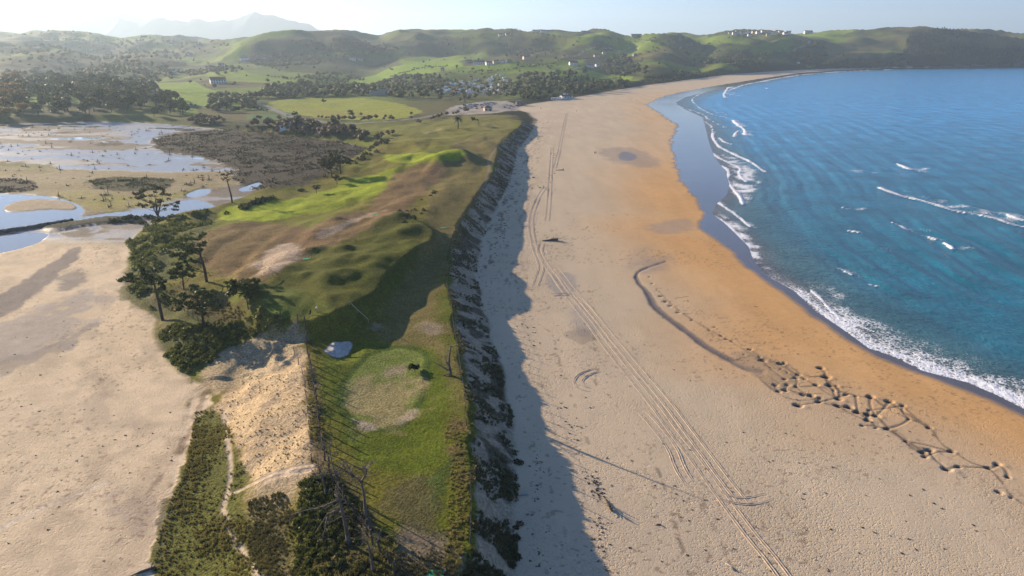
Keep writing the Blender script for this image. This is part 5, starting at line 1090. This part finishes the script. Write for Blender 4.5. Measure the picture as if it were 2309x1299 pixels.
for k in range(120): a = r_.uniform(0, 420); b = r_.uniform(600, 1290); p = G(a, b); pp.append(np.array([[p.x, p.y]])) if p.z < 3.2 else None
pp = np.vstack(pp); joined('seaweed', V_, F_, pp, r_.uniform(.06, .26, len(pp)) * (1 + (pp[:, 1] > 250) * .8), r_.uniform(0, 6, len(pp)), simple('seaweed_material', (.05, .035, .025), .8), 'dark bits of seaweed and litter strewn over the sand', 'seaweed')
# tufts dotted on the sandy slope's lower part and the beach edge
# ------------------------------------------------------------------ dead stumps on the mudflat
sm_ = []
for k in range(5):
    rr_ = random.Random(k); mb = MB(); h_ = rr_.uniform(.8, 2.6); mb.tube([(0, 0, -.4), (rr_.uniform(-.2, .2), 0, h_ * .6), (rr_.uniform(-.5, .5), 0, h_)], [.26, .17, .07], 5)
    for q in range(6): a = rr_.uniform(0, 6.28); l = rr_.uniform(.8, 2.2); mb.tube([(0, 0, .15), (math.cos(a) * l * .6, math.sin(a) * l * .6, .35), (math.cos(a) * l, math.sin(a) * l, rr_.uniform(0, .9))], [.14, .10, .04], 4)
    sm_.append(mb.mesh('dead_stump', [simple('stump_material', (.055, .045, .038), .9, .3, 2)]))
p_ = np.vstack([scatter_px([(-100,290),(250,285),(400,300),(520,350),(540,390),(440,440),(300,470),(200,470),(90,430),(-100,395)], 250, 61), scatter_px([(90,440),(300,440),(480,400),(470,430),(300,470),(200,478)], 35, 62)])
for k, (a, b) in enumerate(p_):
    s_ = random.uniform(.35, 1.1); o = link('dead_stump', sm_[k % 5], None, (a, b, float(hz(a, b)[0])), random.uniform(0, 6.28), (s_, s_, s_ * random.uniform(.6, 1.4))); tag(o, 'dark dead tree stump standing in the mudflat', 'tree stump', 'dead stumps on the mudflat')
# stone jetty on the pool
stone = simple('stone_material', (.085, .075, .06), .95, .35, .8, bump=.2); iv_, if_ = icos(1); t = thing('stone_jetty', 'dark stone jetty with a flat top reaching into the still pool', 'jetty', G(8, 526))
P = pts([(-30,530),(8,524),(60,517),(110,508),(160,500)], 1.0)
L = np.concatenate([[0], np.cumsum(np.hypot(*(P[1:] - P[:-1]).T))]); mb = MB(); q = np.linspace(0, L[-1], 40); A_ = np.interp(q, L, P[:, 0]); B_ = np.interp(q, L, P[:, 1]); b0 = t.location
V_, F_ = [], []
for i in range(40):
    for s_, h_ in ((-2.6, -.6), (-1.7, 1.3), (-.6, 1.7), (.8, 1.6), (1.8, 1.2), (2.6, -.6)): V_.append((A_[i] - b0.x + random.uniform(-.2, .2), B_[i] + s_ + random.uniform(-.25, .25) - b0.y, .6 + h_ + random.uniform(-.15, .15) - b0.z))
for i in range(39):
    for c in range(5): F_.append((i*6+c, i*6+c+1, i*6+c+7, i*6+c+6))
link('bank', mesh_from('bank', V_, F_, [stone]), t)
bd_ = [mesh_from('boulder', iv_ * np.random.default_rng(k).uniform(.7, 1.15, (len(iv_), 1)) * np.array([1, .8, .6]), if_, [stone]) for k in range(3)]
for k in range(60):
    i = random.randrange(40); link('boulder', bd_[k % 3], t, (A_[i] - b0.x + random.uniform(-1, 1), B_[i] - b0.y + random.choice((-2.3, 2.2, -1.6, 1.7)) + random.uniform(-.4, .4), 1.2 - b0.z), random.uniform(0, 6), random.uniform(.4, .9))

# ------------------------------------------------------------------ woods: front trees one by one, the depths joined
cr_dark = [crown_mesh('crown', s, 10, 9.5, 0, 26, .9, m_, True, 6) for s, m_ in ((1, leaf_d), (2, leaf_d), (3, leaf_o), (4, leaf_b), (5, leaf_o))]
cr_yel = crown_mesh('crown', 9, 10, 9, 0, 26, .9, leaf_y, True, 6)
def small_crown(seed, n=34):
    r = np.random.default_rng(seed); iv, if_ = icos(1); V = iv * r.uniform(.62, .95, (len(iv), 1)) * np.array([.5, .5, .42]) + np.array([0, 0, .52]); V[:, 2] = np.maximum(V[:, 2], .02)
    d = r.normal(size=(n, 3)); d /= np.linalg.norm(d, axis=1)[:, None]; d[:, 2] = np.abs(d[:, 2]) * 1.1 - .3
    V2, F2 = leafquads(d * np.array([.5, .5, .46]) * r.uniform(.75, 1.12, (n, 1)) + np.array([0, 0, .52]), .12, r); V2[:, 2] = np.maximum(V2[:, 2], 0)
    T = np.vstack([if_[:, [0, 1, 2]], F2[:, [0, 1, 2]] + len(V), F2[:, [0, 2, 3]] + len(V)]); return np.vstack([V, V2]), T
def conifer(seed, n=30):
    r = np.random.default_rng(seed); V, F = [], []
    for k in range(n):
        z = .12 + .86 * (k / n) ** .9; rad = .27 * (1 - z) + .03; a = r.uniform(0, 6.28); w = .5 + .3 * r.random(); o_ = len(V); d1 = a - w; d2 = a + w
        V += [(0, 0, min(z + .16, 1)), (math.cos(d1) * rad, math.sin(d1) * rad, z - .03), (math.cos(d2) * rad, math.sin(d2) * rad, z - .05 + .05 * r.random())]; F.append([o_, o_+1, o_+2])
    return np.array(V), np.array(F)
WOODS = [ # outline, trees, height range, kind mix, label
 ([(-120,282),(0,272),(110,268),(240,262),(330,262),(420,268),(440,252),(400,225),(350,205),(300,190),(160,180),(0,185),(-120,180)], 900, 8, 14, 'dark', 'dark tree in the dense wood behind the mudflat'),
 ([(0,165),(120,150),(260,140),(360,150),(420,170),(330,188),(150,182),(0,180)], 420, 7, 13, 'mix', 'tree in the hazy parkland wood at the left'),
 ([(425,290),(430,268),(560,276),(640,280),(760,290),(840,306),(860,318),(800,318),(700,308),(560,300)], 260, 4, 7, 'brown', 'brownish tree in the hedge bank beyond the marsh'),
 ([(545,212),(600,200),(700,192),(800,196),(860,202),(880,214),(760,218),(640,222),(560,222)], 520, 6, 10, 'dark', 'round tree in the wood behind the golden field'),
 ([(840,196),(880,178),(960,172),(1010,178),(990,205),(1000,225),(960,240),(900,225),(860,215)], 360, 6, 10, 'mix', 'bushy tree left of the campsite'),
 ([(470,236),(475,218),(500,214),(580,228),(580,245),(520,258),(470,250)], 90, 5, 9, 'dark', 'round tree in the clump beside the field road'),
 ([(1130,200),(1180,172),(1300,168),(1400,188),(1440,186),(1400,202),(1330,214),(1260,224),(1190,226),(1140,222)], 420, 6, 11, 'dark', 'dark tree in the wood above the far beach'),
 ([(960,200),(1000,188),(1060,182),(1110,176),(1170,190),(1150,205),(1120,222),(1040,230),(1000,226)], 110, 5, 9, 'mix', 'tree standing between the caravans of the campsite'),
 ([(1355,160),(1380,128),(1410,125),(1440,150),(1460,165),(1440,182),(1390,172)], 170, 8, 15, 'dark', 'tall dark tree in the grove beside the white villa'),
 ([(1440,180),(1560,168),(1640,162),(1560,176),(1470,190)], 150, 4, 7, 'dark', 'low tree on the cliff above the far beach'),
 ([(1540,135),(1640,128),(1720,120),(1740,135),(1720,152),(1660,150),(1580,150)], 240, 7, 12, 'dark', 'dark tree in the wooded gully behind the far beach'),
 ([(660,178),(700,170),(800,172),(830,182),(760,190),(690,190)], 80, 5, 8, 'mix', 'tree along the field edge in the valley'),
 ([(400,160),(520,150),(560,160),(500,172),(420,172)], 110, 5, 9, 'mix', 'tree among the farm buildings in the left valley'),
 ([(570,125),(700,110),(830,105),(860,120),(760,135),(640,150),(580,150)], 420, 5, 9, 'dark', 'dark tree on the shaded hillside'),
 ([(640,95),(760,90),(860,100),(900,112),(820,125),(700,108)], 260, 5, 9, 'brown', 'brown tree on the far shaded hillside'),
 ([(1140,100),(1230,90),(1250,115),(1190,132),(1140,130)], 130, 5, 9, 'dark', 'dark tree in the hillside hollow'),
 ([(1780,120),(1850,92),(1875,130),(1830,148),(1785,142)], 180, 6, 10, 'dark', 'dark tree in the hollow below the hilltop road'),
 ([(1900,140),(2040,128),(2060,146),(2000,151),(1880,152)], 160, 5, 9, 'dark', 'dark bush on the shaded headland cliff'),
 ([(0,120),(140,100),(330,105),(430,120),(420,140),(250,135),(60,140)], 420, 7, 12, 'mix', 'hazy tree on the rolling hills at the left'),
 ([(0,80),(200,78),(330,84),(470,95),(520,105),(330,98),(100,92)], 300, 7, 12, 'mix', 'faint tree near the hazy left skyline'),
]
cand = []
for w_i, (poly, n, h0, h1, kd_, lab) in enumerate(WOODS):
    P = scatter_px(poly, n, 1000 + w_i)
    if len(P) == 0: continue
    r = np.random.default_rng(w_i); keep_ = fbm(P[:, 0], P[:, 1], 60, 3, 1100 + w_i) > -.28; P = P[keep_]; Z = hz(P[:, 0], P[:, 1])
    for (x_, y_), z_ in zip(P, Z):
        if z_ < 1.7 or x_ > XF(y_) - 6: continue
        cand.append((x_, y_, z_, r.uniform(h0, h1) * (1 if r.random() < .93 else 1.35), kd_, w_i))
# hedgerows and scattered trees
HEDGE = [[(500,218),(560,240),(600,252)],[(600,172),(700,186),(790,190)],[(1040,165),(1150,158),(1260,150)],[(1290,180),(1400,176)],[(1180,150),(1260,138),(1330,130)],[(1430,128),(1560,122),(1660,112)],[(1480,110),(1600,98)],[(1330,82),(1440,92),(1500,98)],[(700,265),(800,272),(930,270)],[(790,262),(820,262)],
         [(560,268),(650,272),(720,282)],[(1690,100),(1740,90),(1790,80)],[(430,240),(470,242)],[(300,150),(420,145)],[(840,312),(870,308),(890,300)],[(880,175),(960,150),(1010,150)],[(1010,165),(1090,160)],[(1150,75),(1240,74)],[(1320,73),(1440,76)],[(940,280),(1000,262),(1060,250)],[(740,272),(860,268),(930,260)]]
for k, l in enumerate(HEDGE):
    P = gp(l); L = np.concatenate([[0], np.cumsum(np.hypot(*(P[1:] - P[:-1]).T))]); n = int(min(L[-1] / 6, 60)); q = np.random.default_rng(k).random(n) * L[-1]
    for a, b in zip(np.interp(q, L, P[:, 0]) + np.random.default_rng(k + 9).normal(size=n) * 1.5, np.interp(q, L, P[:, 1])): cand.append((a, b, float(hz(a, b)[0]), random.uniform(2.5, 5), 'brown' if k % 3 else 'dark', -1))
for _ in range(330):
    a = random.uniform(0, 1900); b = random.uniform(85, 200); p = G(a, b)
    if p.z > 6: cand.append((p.x, p.y, p.z, random.uniform(3.5, 8), random.choice(('dark', 'mix', 'brown')), -1))
cand.sort(key=lambda c: -c[3] / c[1] * (1 if c[5] >= 0 else .8))
seen_ = {}
LABS = {}
for k, (x_, y_, z_, h_, kd_, w_) in enumerate(cand[:290]):
    i = {'dark': (0, 1, 0, 2), 'mix': (2, 4, 3, 0), 'brown': (3, 4, 1, 3)}[kd_][k % 4]; cm, tm = cr_dark[i]
    lab = WOODS[w_][5] if w_ >= 0 else 'small tree in the hedges beyond the links'
    c_ = x_ / y_ * 1644.5 + 1154.5; g_ = 'trees ' + lab.split(' ', 1)[1]
    if w_ >= 0:
        cx_ = [q_[0] for q_ in WOODS[w_][0]]; f_ = (c_ - min(cx_)) / (max(cx_) - min(cx_)); cy_ = gp(WOODS[w_][0])[:, 1]; e_ = (y_ - cy_.min()) / (cy_.max() - cy_.min())
        lab += ', ' + ('far left' if f_ < .2 else 'left' if f_ < .4 else 'middle' if f_ < .6 else 'right' if f_ < .8 else 'far right') + (' of its front row' if e_ < .25 else ' of its second row' if e_ < .5 else ' towards its back')
    if c_ < 34 and y_ < 1150 and k % 2: cm, tm = cr_yel; lab = 'yellow autumn tree at the left edge among the dark trees'
    t = thing('broadleaf_tree', lab, 'tree', (x_, y_, z_), random.uniform(0, 6.28), h_ / 10 * 1.0, g_)
    link('crown', cm, t); link('trunk', tm, t)
rest = cand[290:]
for kd_, m_ in (('dark', leaf_d), ('mix', leaf_o), ('brown', leaf_b)):
    sel = np.array([(c[0], c[1], c[3]) for c in rest if c[4] == kd_])
    for v in range(2):
        s_ = sel[v::2]; V, F = small_crown(v + 20); r = np.random.default_rng(v); sc = np.stack([s_[:, 2] * .95, s_[:, 2] * .95, s_[:, 2]], 1)
        joined('woodland', V, F, s_[:, :2], sc, r.uniform(0, 6.28, len(s_)), m_, 'woods and hedges covering the valley and far hills', 'woodland')
# conifers on the headland and along the far bank
con_mat = leafmat('conifer_material', (.018, .030, .016), (.042, .058, .028), .1)
V, F = conifer(3); con_me = [mesh_from('crown', *conifer(s_, 60), [con_mat]) for s_ in (3, 4, 5)]
mbt = MB(); mbt.tube([(0, 0, -.08), (0, 0, .5)], [.03, .018], 5); con_tr = mbt.mesh('trunk', [bark])
P = np.vstack([scatter_px([(2045,90),(2075,76),(2110,70),(2170,72),(2200,84),(2309,96),(2480,100),(2480,146),(2309,146),(2060,142),(2035,118)], 2600, 71)])
P = P[(fbm(P[:, 0], P[:, 1], 70, 3, 1301) > -.3)]; sc = np.random.default_rng(2).uniform(9, 17, len(P)); Zp = hz(P[:, 0], P[:, 1]); ok_ = Zp > 4; P = P[ok_]; sc = sc[ok_]
o_ = np.argsort(P[:, 1] - sc * 30); P = P[o_]; sc = sc[o_]
for k in range(0, 200):
    t = thing('conifer_tree', 'dark conifer in the headland plantation, in its ' + ('leftmost' if P[k, 0] / P[k, 1] < .585 else 'left' if P[k, 0] / P[k, 1] < .62 else 'middle' if P[k, 0] / P[k, 1] < .66 else 'right') + ' part near ' + ('the cliff' if P[k, 1] < 2420 else 'mid slope'), 'conifer', (P[k, 0], P[k, 1], float(hz(P[k, 0], P[k, 1])[0])), k, sc[k], 'conifers of the headland plantation'); link('crown', con_me[k % 3], t); link('trunk', con_tr, t)
joined('woodland', V, F, P[200:], np.stack([sc[200:] * 1.3, sc[200:] * 1.3, sc[200:]], 1), np.random.default_rng(8).uniform(0, 6, len(P) - 200), con_mat, 'dark conifer plantation covering the headland slope', 'woodland')
for k, (a, b, h_) in enumerate([(208,150,12),(225,150,10),(232,150,11),(243,150,11),(258,152,8),(268,156,13),(292,160,11),(313,155,9),(343,150,13),(362,158,11),(110,172,14),(140,170,12),(1212,185,13),(1228,186,12),(1243,184,13),(1258,184,12),(1282,184,13),(1296,182,12),(1310,184,13),(1325,182,12),(1252,202,13),(1290,202,12),(1205,180,10),(1320,165,15),(1316,166,12),(900,185,11),(935,182,13),(992,178,12)]):
    p = G(a, b); t = thing('conifer_tree', ('pointed dark conifer rising above the left parkland' if a < 400 else 'tall dark conifer in the row above the far beach' if a > 1100 else 'dark conifer in the wood left of the campsite'), 'conifer', p, k, h_, 'conifers left' if a < 400 else 'conifers above the far beach' if a > 1100 else 'conifers by the campsite')
    o = link('crown', con_me[k % 3], t); o.scale = (1.5, 1.5, 1); link('trunk', con_tr, t)

# ------------------------------------------------------------------ houses
wallw = simple('white_wall_material', (.72, .70, .66), .8, .06, .8); walls = simple('stone_wall_material', (.36, .31, .25), .9, .2, 1.2); wallc = simple('cream_wall_material', (.62, .52, .38), .85, .08, .8)
roofr = simple('red_roof_material', (.30, .10, .055), .85, .25, 1.5); roofb = simple('brown_roof_material', (.20, .10, .07), .85, .25, 1.5); roofg = simple('grey_roof_material', (.16, .15, .15), .8, .2, 1.5)
glass = simple('window_material', (.03, .035, .04), .15, .05, spec=.6); doorm = simple('door_material', (.10, .06, .035), .7); metal = simple('metal_material', (.3, .3, .3), .4, .1, metallic=.6)
_hc = {}
def house(a, b, w, d, h, rz, wall, roof, label, group=None, hip=False, storeys=2, loc=None, cat='house'):
    key = (w, d, h, wall.name, roof.name, hip, storeys)
    p = loc or G(a, b)
    if key in _hc: t = copy_tree(_hc[key]); t.location = p; t.rotation_euler[2] = rz; tag(t, label, cat, group); return t
    t = thing('house', label, cat, p, rz, 1.0, group); mb = MB(); mb.box((0, 0, h / 2 - 1.5), (w, d, h + 3)); 
    if not hip: mb.add([(-w/2, -d/2, h), (-w/2, d/2, h), (-w/2, 0, h + d * .28), (w/2, -d/2, h), (w/2, d/2, h), (w/2, 0, h + d * .28)], [(0, 2, 1), (3, 4, 5)])
    link('wall', mb.mesh('wall', [wall]), t)
    e = .5; rh = d * .28; mb = MB()
    if hip: mb.add([(-w/2-e, -d/2-e, h), (w/2+e, -d/2-e, h), (w/2+e, d/2+e, h), (-w/2-e, d/2+e, h), (-w/4, 0, h+rh), (w/4, 0, h+rh)], [(0, 1, 5, 4), (1, 2, 5), (2, 3, 4, 5), (3, 0, 4), (3, 2, 1, 0)])
    else:
        z0 = h - e * .5
        mb.add([(-w/2-e, -d/2-e, z0), (w/2+e, -d/2-e, z0), (w/2+e, d/2+e, z0), (-w/2-e, d/2+e, z0), (-w/2-e, 0, h+rh+.15), (w/2+e, 0, h+rh+.15), (-w/2-e, -d/2-e, z0+.25), (w/2+e, -d/2-e, z0+.25), (w/2+e, d/2+e, z0+.25), (-w/2-e, d/2+e, z0+.25), (-w/2-e, 0, h+rh+.4), (w/2+e, 0, h+rh+.4)],
               [(6, 7, 11, 10), (9, 10, 11, 8), (0, 4, 5, 1), (4, 3, 2, 5), (0, 1, 7, 6), (2, 3, 9, 8), (0, 6, 10, 4), (4, 10, 9, 3), (1, 5, 11, 7), (5, 2, 8, 11)])
    ro = link('roof', mb.mesh('roof', [roof]), t); mb = MB(); mb.box((w * .25, d * .12, h + rh * .9), (.9, .9, 1.8)); link('chimney', mb.mesh('chimney', [wall]), ro)
    wm = MB(); wm.box((0, 0, 0), (1.5, .16, 1.5)); wme = wm.mesh('window', [glass]); fm_ = MB(); fm_.box((0, 0, -.85), (1.8, .3, .14)); fme = fm_.mesh('sill', [wallw])
    nwn = max(2, int(w / 3.6))
    for s_ in range(storeys):
        for k in range(nwn):
            x_ = (k + .5) / nwn * w - w / 2
            if s_ == 0 and k == nwn // 2: continue
            for sd_ in (-1, 1):
                o = link('window', wme, t, (x_, sd_ * d / 2, 1.7 + s_ * 2.8)); link('sill', fme, o)
    mb = MB(); mb.box((0, 0, 1.1), (1.3, .2, 2.2)); link('door', mb.mesh('door', [doorm]), t, ((nwn // 2 + .5) / nwn * w - w / 2, -d / 2, 0))
    _hc[key] = t; return t
H = [(1057,142,16,10,5,.9,walls,roofr,'large barn with pale gable and red roof at the left of the valley hamlet'),(1080,145,24,11,5,.0,wallw,roofb,'long white farmhouse under a dark red roof in the valley hamlet'),(1102,147,13,10,6,.3,wallw,roofr,'white house in the middle of the valley hamlet'),(1118,143,12,9,5,.2,wallc,roofr,'cream house at the right of the valley hamlet'),(1135,142,10,8,5,-.2,wallw,roofg,'small white house right of the hamlet with grey roof'),(1148,140,12,8,4,.1,walls,roofb,'stone outbuilding beyond the hamlet'),
 (1186,134,15,10,6,.4,wallc,roofr,'cream house with orange roof alone on the meadow above the hamlet'),(1293,147,20,11,6,.2,wallw,roofr,'white house with broad red roof beside the bare trees'),(1332,152,18,12,6,-.2,wallw,roofg,'white villa with grey flat roof beside the dark grove'),(1347,150,10,9,5,.3,wallw,roofg,'small white annex right of the white villa'),(1346,128,16,9,4,.1,wallc,roofr,'long cream house above the white villa'),(1362,122,10,8,5,.1,wallc,roofr,'small cream house with orange roof above the dark grove'),(1412,136,14,11,6,.0,wallw,roofr,'white square house with red roof right of the dark grove'),(1432,126,12,9,4,.2,walls,roofg,'grey farm building behind the white square house'),
 (1653,142,12,9,5,.1,wallc,roofr,'cream house with red roof left of the pair above the far beach'),(1677,140,14,9,5,-.1,wallw,roofr,'white house right of the pair above the far beach'),(1800,143,8,6,4,.1,wallw,roofr,'little white house at the shaded foot of the hollow'),
 (492,188,24,14,6,.5,wallw,roofr,'large farmhouse with red roof above the bright green field'),(384,165,18,10,6,.3,wallw,roofr,'white house with red roof at the edge of the left wood'),(404,163,14,9,6,-.2,wallw,roofg,'white house right of the red-roofed house by the left wood'),(435,163,16,9,5,.1,wallc,roofr,'cream house among trees in the left valley'),(470,155,12,8,5,.1,walls,roofr,'stone house among trees in the left valley'),(500,150,14,9,5,.3,wallw,roofr,'white house right of the stone house in the left valley'),(552,135,24,10,5,.4,wallw,roofg,'pale blue-white hall at the foot of the round hill'),(575,132,20,9,4,.1,walls,roofb,'row of low stone houses at the foot of the round hill'),(598,131,16,9,4,.1,walls,roofb,'low stone houses right of the row under the round hill'),(795,135,16,10,6,.2,wallw,roofr,'white farmhouse on the spur of the middle hill'),(812,136,16,9,5,.0,walls,roofb,'stone barn beside the white farmhouse on the spur'),
 (372,97,12,9,6,.0,wallw,roofr,'tiny white house on the hazy left hills'),(388,98,12,9,6,.0,wallw,roofr,'tiny white house right of another on the hazy left hills'),(445,98,14,9,6,.0,wallw,roofg,'tiny bright house near the hazy skyline at the left'),(310,97,10,9,6,.0,wallw,roofr,'leftmost tiny house on the hazy left hills'),(428,125,10,9,6,.0,wallw,roofr,'tiny white house in the hazy valley left of the round hill'),
 (1130,81,18,9,5,.1,wallw,roofr,'white house on the slope just below the middle skyline'),(1145,80,14,9,5,.2,wallc,roofr,'cream house right of the white one below the middle skyline'),(1208,73,24,10,6,.0,wallw,roofg,'white house on the middle skyline'),(1232,73,42,10,5,.0,wallw,roofg,'long white building on the middle skyline'),(1435,77,34,9,4,.0,walls,roofg,'long grey shed on the skyline right of the middle'),(1320,73,30,8,3,.0,walls,roofg,'low grey shed on the skyline behind bushes'),
 (998,72,20,10,3,.0,walls,roofg,None),(998,160,9,8,5,.1,wallc,roofb,'small square stone hut on the meadow left of the hamlet'),(648,290,11,6,3,.1,wallw,roofg,'low white shed behind the marsh hedge'),(674,291,6,5,3,.0,walls,roofg,'small grey shed right of the low white shed'),(1275,222,15,7,3,.5,wallw,roofg,'long white beach building at the foot of the wood'),(1100,250,8,6,3.2,.2,wallc,roofr,'low building with orange roof at the car park'),(1172,237,9,6,3.2,.1,walls,roofg,'grey beach kiosk at the end of the car park'),
 (1030,212,10,8,4,.2,wallw,roofr,'red-roofed reception house in the campsite'),(724,297,6,5,2.6,.3,walls,roofb,'small brown hut among the hedge trees')]
for (a, b, w, d, h, rz, wl, rf, lab) in H:
    if lab: house(a, b, w, d, h, rz, wl, rf, lab, hip=(w <= 12), storeys=2 if h > 4.5 else 1)
ordn = ['first','second','third','fourth','fifth','sixth','seventh','eighth','ninth','tenth','eleventh','twelfth','thirteenth','fourteenth','fifteenth','sixteenth','seventeenth','eighteenth']
vill = [(1638,12),(1648,14),(1656,12),(1663,13),(1672,14),(1681,14),(1691,14),(1700,13),(1709,13),(1720,14),(1732,14),(1744,15),(1752,13),(1760,15),(1770,15),(1778,13),(1732,11),(1690,11)]
for k, (a, w) in enumerate(vill):
    b = 76 + (k % 3) * 1.2 + (4 if k > 15 else 0) - (2 if 4 < k < 14 else 0); wl = (wallw, wallc, wallw)[k % 3]; rf = (roofr, roofb)[k % 2]
    lab = '%s house from the left along the hilltop village row' % ordn[k] if k < 16 else ('white house just below the hilltop village, right one', 'white house just below the hilltop village, left one')[k - 16]
    house(a, b, w + 2, 10, 6.5, (k % 5) * .2 - .4, wl, rf, lab, 'houses of the hilltop village', hip=False, storeys=2)
house(1822, 75, 34, 14, 7, .1, wallc, roofb, 'large pale restaurant on the crest right of the hilltop village', storeys=2, cat='building')
# ruined chapel on the golden field's rim
p = G(858, 216); t = thing('ruined_building', 'roofless dark stone ruin behind the golden golf field', 'ruin', p); 
for x0, x1, y0, y1, h_ in ((-14,-3,-5,-4,6),(-14,-13,-5,5,7),(-3,14,-5,-4,9.5),(13,14,-5,5,9),(-3,-2,-5,5,12),(-3,14,4,5,9)):
    mb = MB(); n = max(2, int(max(x1 - x0, y1 - y0) / 2.2))
    for k in range(n):
        f0, f1 = k / n, (k + 1) / n; hh_ = h_ * random.uniform(.78, 1.08)
        if x1 - x0 > y1 - y0: mb.box(((x0 + (x1-x0)*(f0+f1)/2), (y0+y1)/2, hh_/2 - .5), ((x1-x0)/n + .02, y1-y0, hh_ + 1))
        else: mb.box(((x0+x1)/2, y0 + (y1-y0)*(f0+f1)/2, hh_/2 - .5), (x1-x0, (y1-y0)/n + .02, hh_ + 1))
    link('wall', mb.mesh('wall', [walls]), t)
# ------------------------------------------------------------------ caravans and cars
cw_ = simple('caravan_material', (.74, .74, .72), .5, .06); dgl = glass; tyre = simple('tyre_material', (.02, .02, .02), .9)
def wheel_mesh(r, w): mb = MB(); mb.tube([(0, -w/2, 0), (0, w/2, 0)], r, 10); return mb.mesh('wheel', [tyre])
wme = wheel_mesh(.33, .24)
def caravan(sz):
    t = thing('caravan', 'x', 'caravan'); mb = MB(); L, W, H_ = sz; prof_ = [(-L/2, .5), (-L/2 - .1, 1.2), (-L/2 + .4, H_), (L/2 - .5, H_), (L/2 + .1, 1.3), (L/2, .5)]; n = len(prof_)
    V = [(x, -W/2, z) for x, z in prof_] + [(x, W/2, z) for x, z in prof_]; mb.add(V, [tuple(range(n)), tuple(range(2*n-1, n-1, -1))] + [(i, i+n, (i+1)%n+n, (i+1)%n) for i in range(n)]); link('body', mb.mesh('body', [cw_]), t)
    for s_ in (-1, 1):
        for x_ in (-L/4, L/5): mb = MB(); mb.box((x_, s_ * (W/2 + .01), 1.7), (1.1, .06, .6)); link('window', mb.mesh('window', [glass]), t)
        link('wheel', wme, t, (0, s_ * (W/2 - .1), .33))
    mb = MB(); mb.box((-.1, -W/2 - .02, 1.3), (.65, .06, 1.5)); link('door', mb.mesh('door', [metal]), t); return t
def car(col, name):
    t = thing('parked_car', 'x', 'car'); m = simple(name, col, .35, .05, spec=.5); prof_ = [(-2.1, .35), (-2.15, .85), (-1.2, .98), (1.3, .98), (2.1, .82), (2.1, .35)]; n = 6
    mb = MB(); V = [(x, -.85, z) for x, z in prof_] + [(x, .85, z) for x, z in prof_]; mb.add(V, [tuple(range(n)), tuple(range(2*n-1, n-1, -1))] + [(i, i+n, (i+1)%n+n, (i+1)%n) for i in range(n)]); link('body', mb.mesh('body', [m]), t)
    mb = MB(); mb.add([(-1.5, -.78, .97), (1.0, -.78, .97), (1.0, .78, .97), (-1.5, .78, .97), (-1.0, -.62, 1.45), (.35, -.62, 1.45), (.35, .62, 1.45), (-1.0, .62, 1.45)], [(0, 1, 5, 4), (1, 2, 6, 5), (2, 3, 7, 6), (3, 0, 4, 7)]); link('window', mb.mesh('window', [glass]), t)
    mb = MB(); mb.box((-.33, 0, 1.47), (1.4, 1.26, .06)); link('roof', mb.mesh('roof', [m]), t)
    for x_ in (-1.3, 1.3):
        for s_ in (-1, 1): link('wheel', wme, t, (x_, s_ * .8, .33))
    return t
cprot = [caravan((6.2, 2.3, 2.7)), caravan((7.5, 2.5, 2.9))]
pc = np.vstack([scatter_px([(970,196),(1040,186),(1100,175),(1130,168),(1150,178),(1110,200),(1060,214),(990,212)], 80, 81), scatter_px([(1090,190),(1150,185),(1180,200),(1120,218),(1080,212)], 34, 82), scatter_px([(1225,222),(1300,214),(1310,219),(1240,228)], 8, 83)])
for k, (a, b) in enumerate(pc):
    t = cprot[k] if k < 2 else copy_tree(cprot[k % 2]); t.location = (a, b, float(hz(a, b)[0])); t.rotation_euler[2] = random.choice((0, 1.57)) + random.uniform(-.2, .2); t.scale = (1.15, 1.15, 1.15)
    tag(t, 'white caravan parked among the trees of the campsite' if b > 800 else 'white camper at the upper end of the beach', 'caravan', 'caravans in the campsite')
carc = [('white', (.65, .65, .65)), ('dark grey', (.04, .04, .045)), ('silver', (.35, .36, .38)), ('blue', (.03, .06, .18)), ('red', (.30, .02, .02))]; cp_ = [car(c, n.replace(' ', '_') + '_paint_material') for n, c in carc]; usd = set()
pk = np.vstack([scatter_px([(1025,240),(1060,236),(1115,232),(1125,238),(1080,246),(1035,250)], 62, 84), scatter_px([(1130,238),(1165,236),(1170,242),(1135,245)], 8, 85)])
for k, (a, b) in enumerate(pk):
    i = k % 5 if k % 3 else 0; t = cp_[i] if i not in usd else copy_tree(cp_[i]); usd.add(i); t.location = (a, b, float(hz(a, b)[0])); t.rotation_euler[2] = 1.3 + random.uniform(-.15, .15); tag(t, '%s car parked in the beach car park' % carc[i][0], 'car', '%s cars in the beach car park' % carc[i][0])
t = copy_tree(cp_[0]); t.location = G(649, 261); t.rotation_euler[2] = -.5; tag(t, 'lone white car driving on the road past the sports pitch', 'car')
# lamp masts at the pitch
for a, lab in ((572,'left thin floodlight mast beside the green sports pitch'), (608,'right thin floodlight mast beside the green sports pitch')):
    p = G(a, 268); t = thing('floodlight_mast', lab, 'mast', p); mb = MB(); mb.tube([(0, 0, -.3), (0, 0, 9)], [.12, .07], 6); link('pole', mb.mesh('pole', [metal]), t); mb = MB(); mb.box((0, 0, 9), (1.4, .3, .4)); link('lamp', mb.mesh('lamp', [metal]), t)
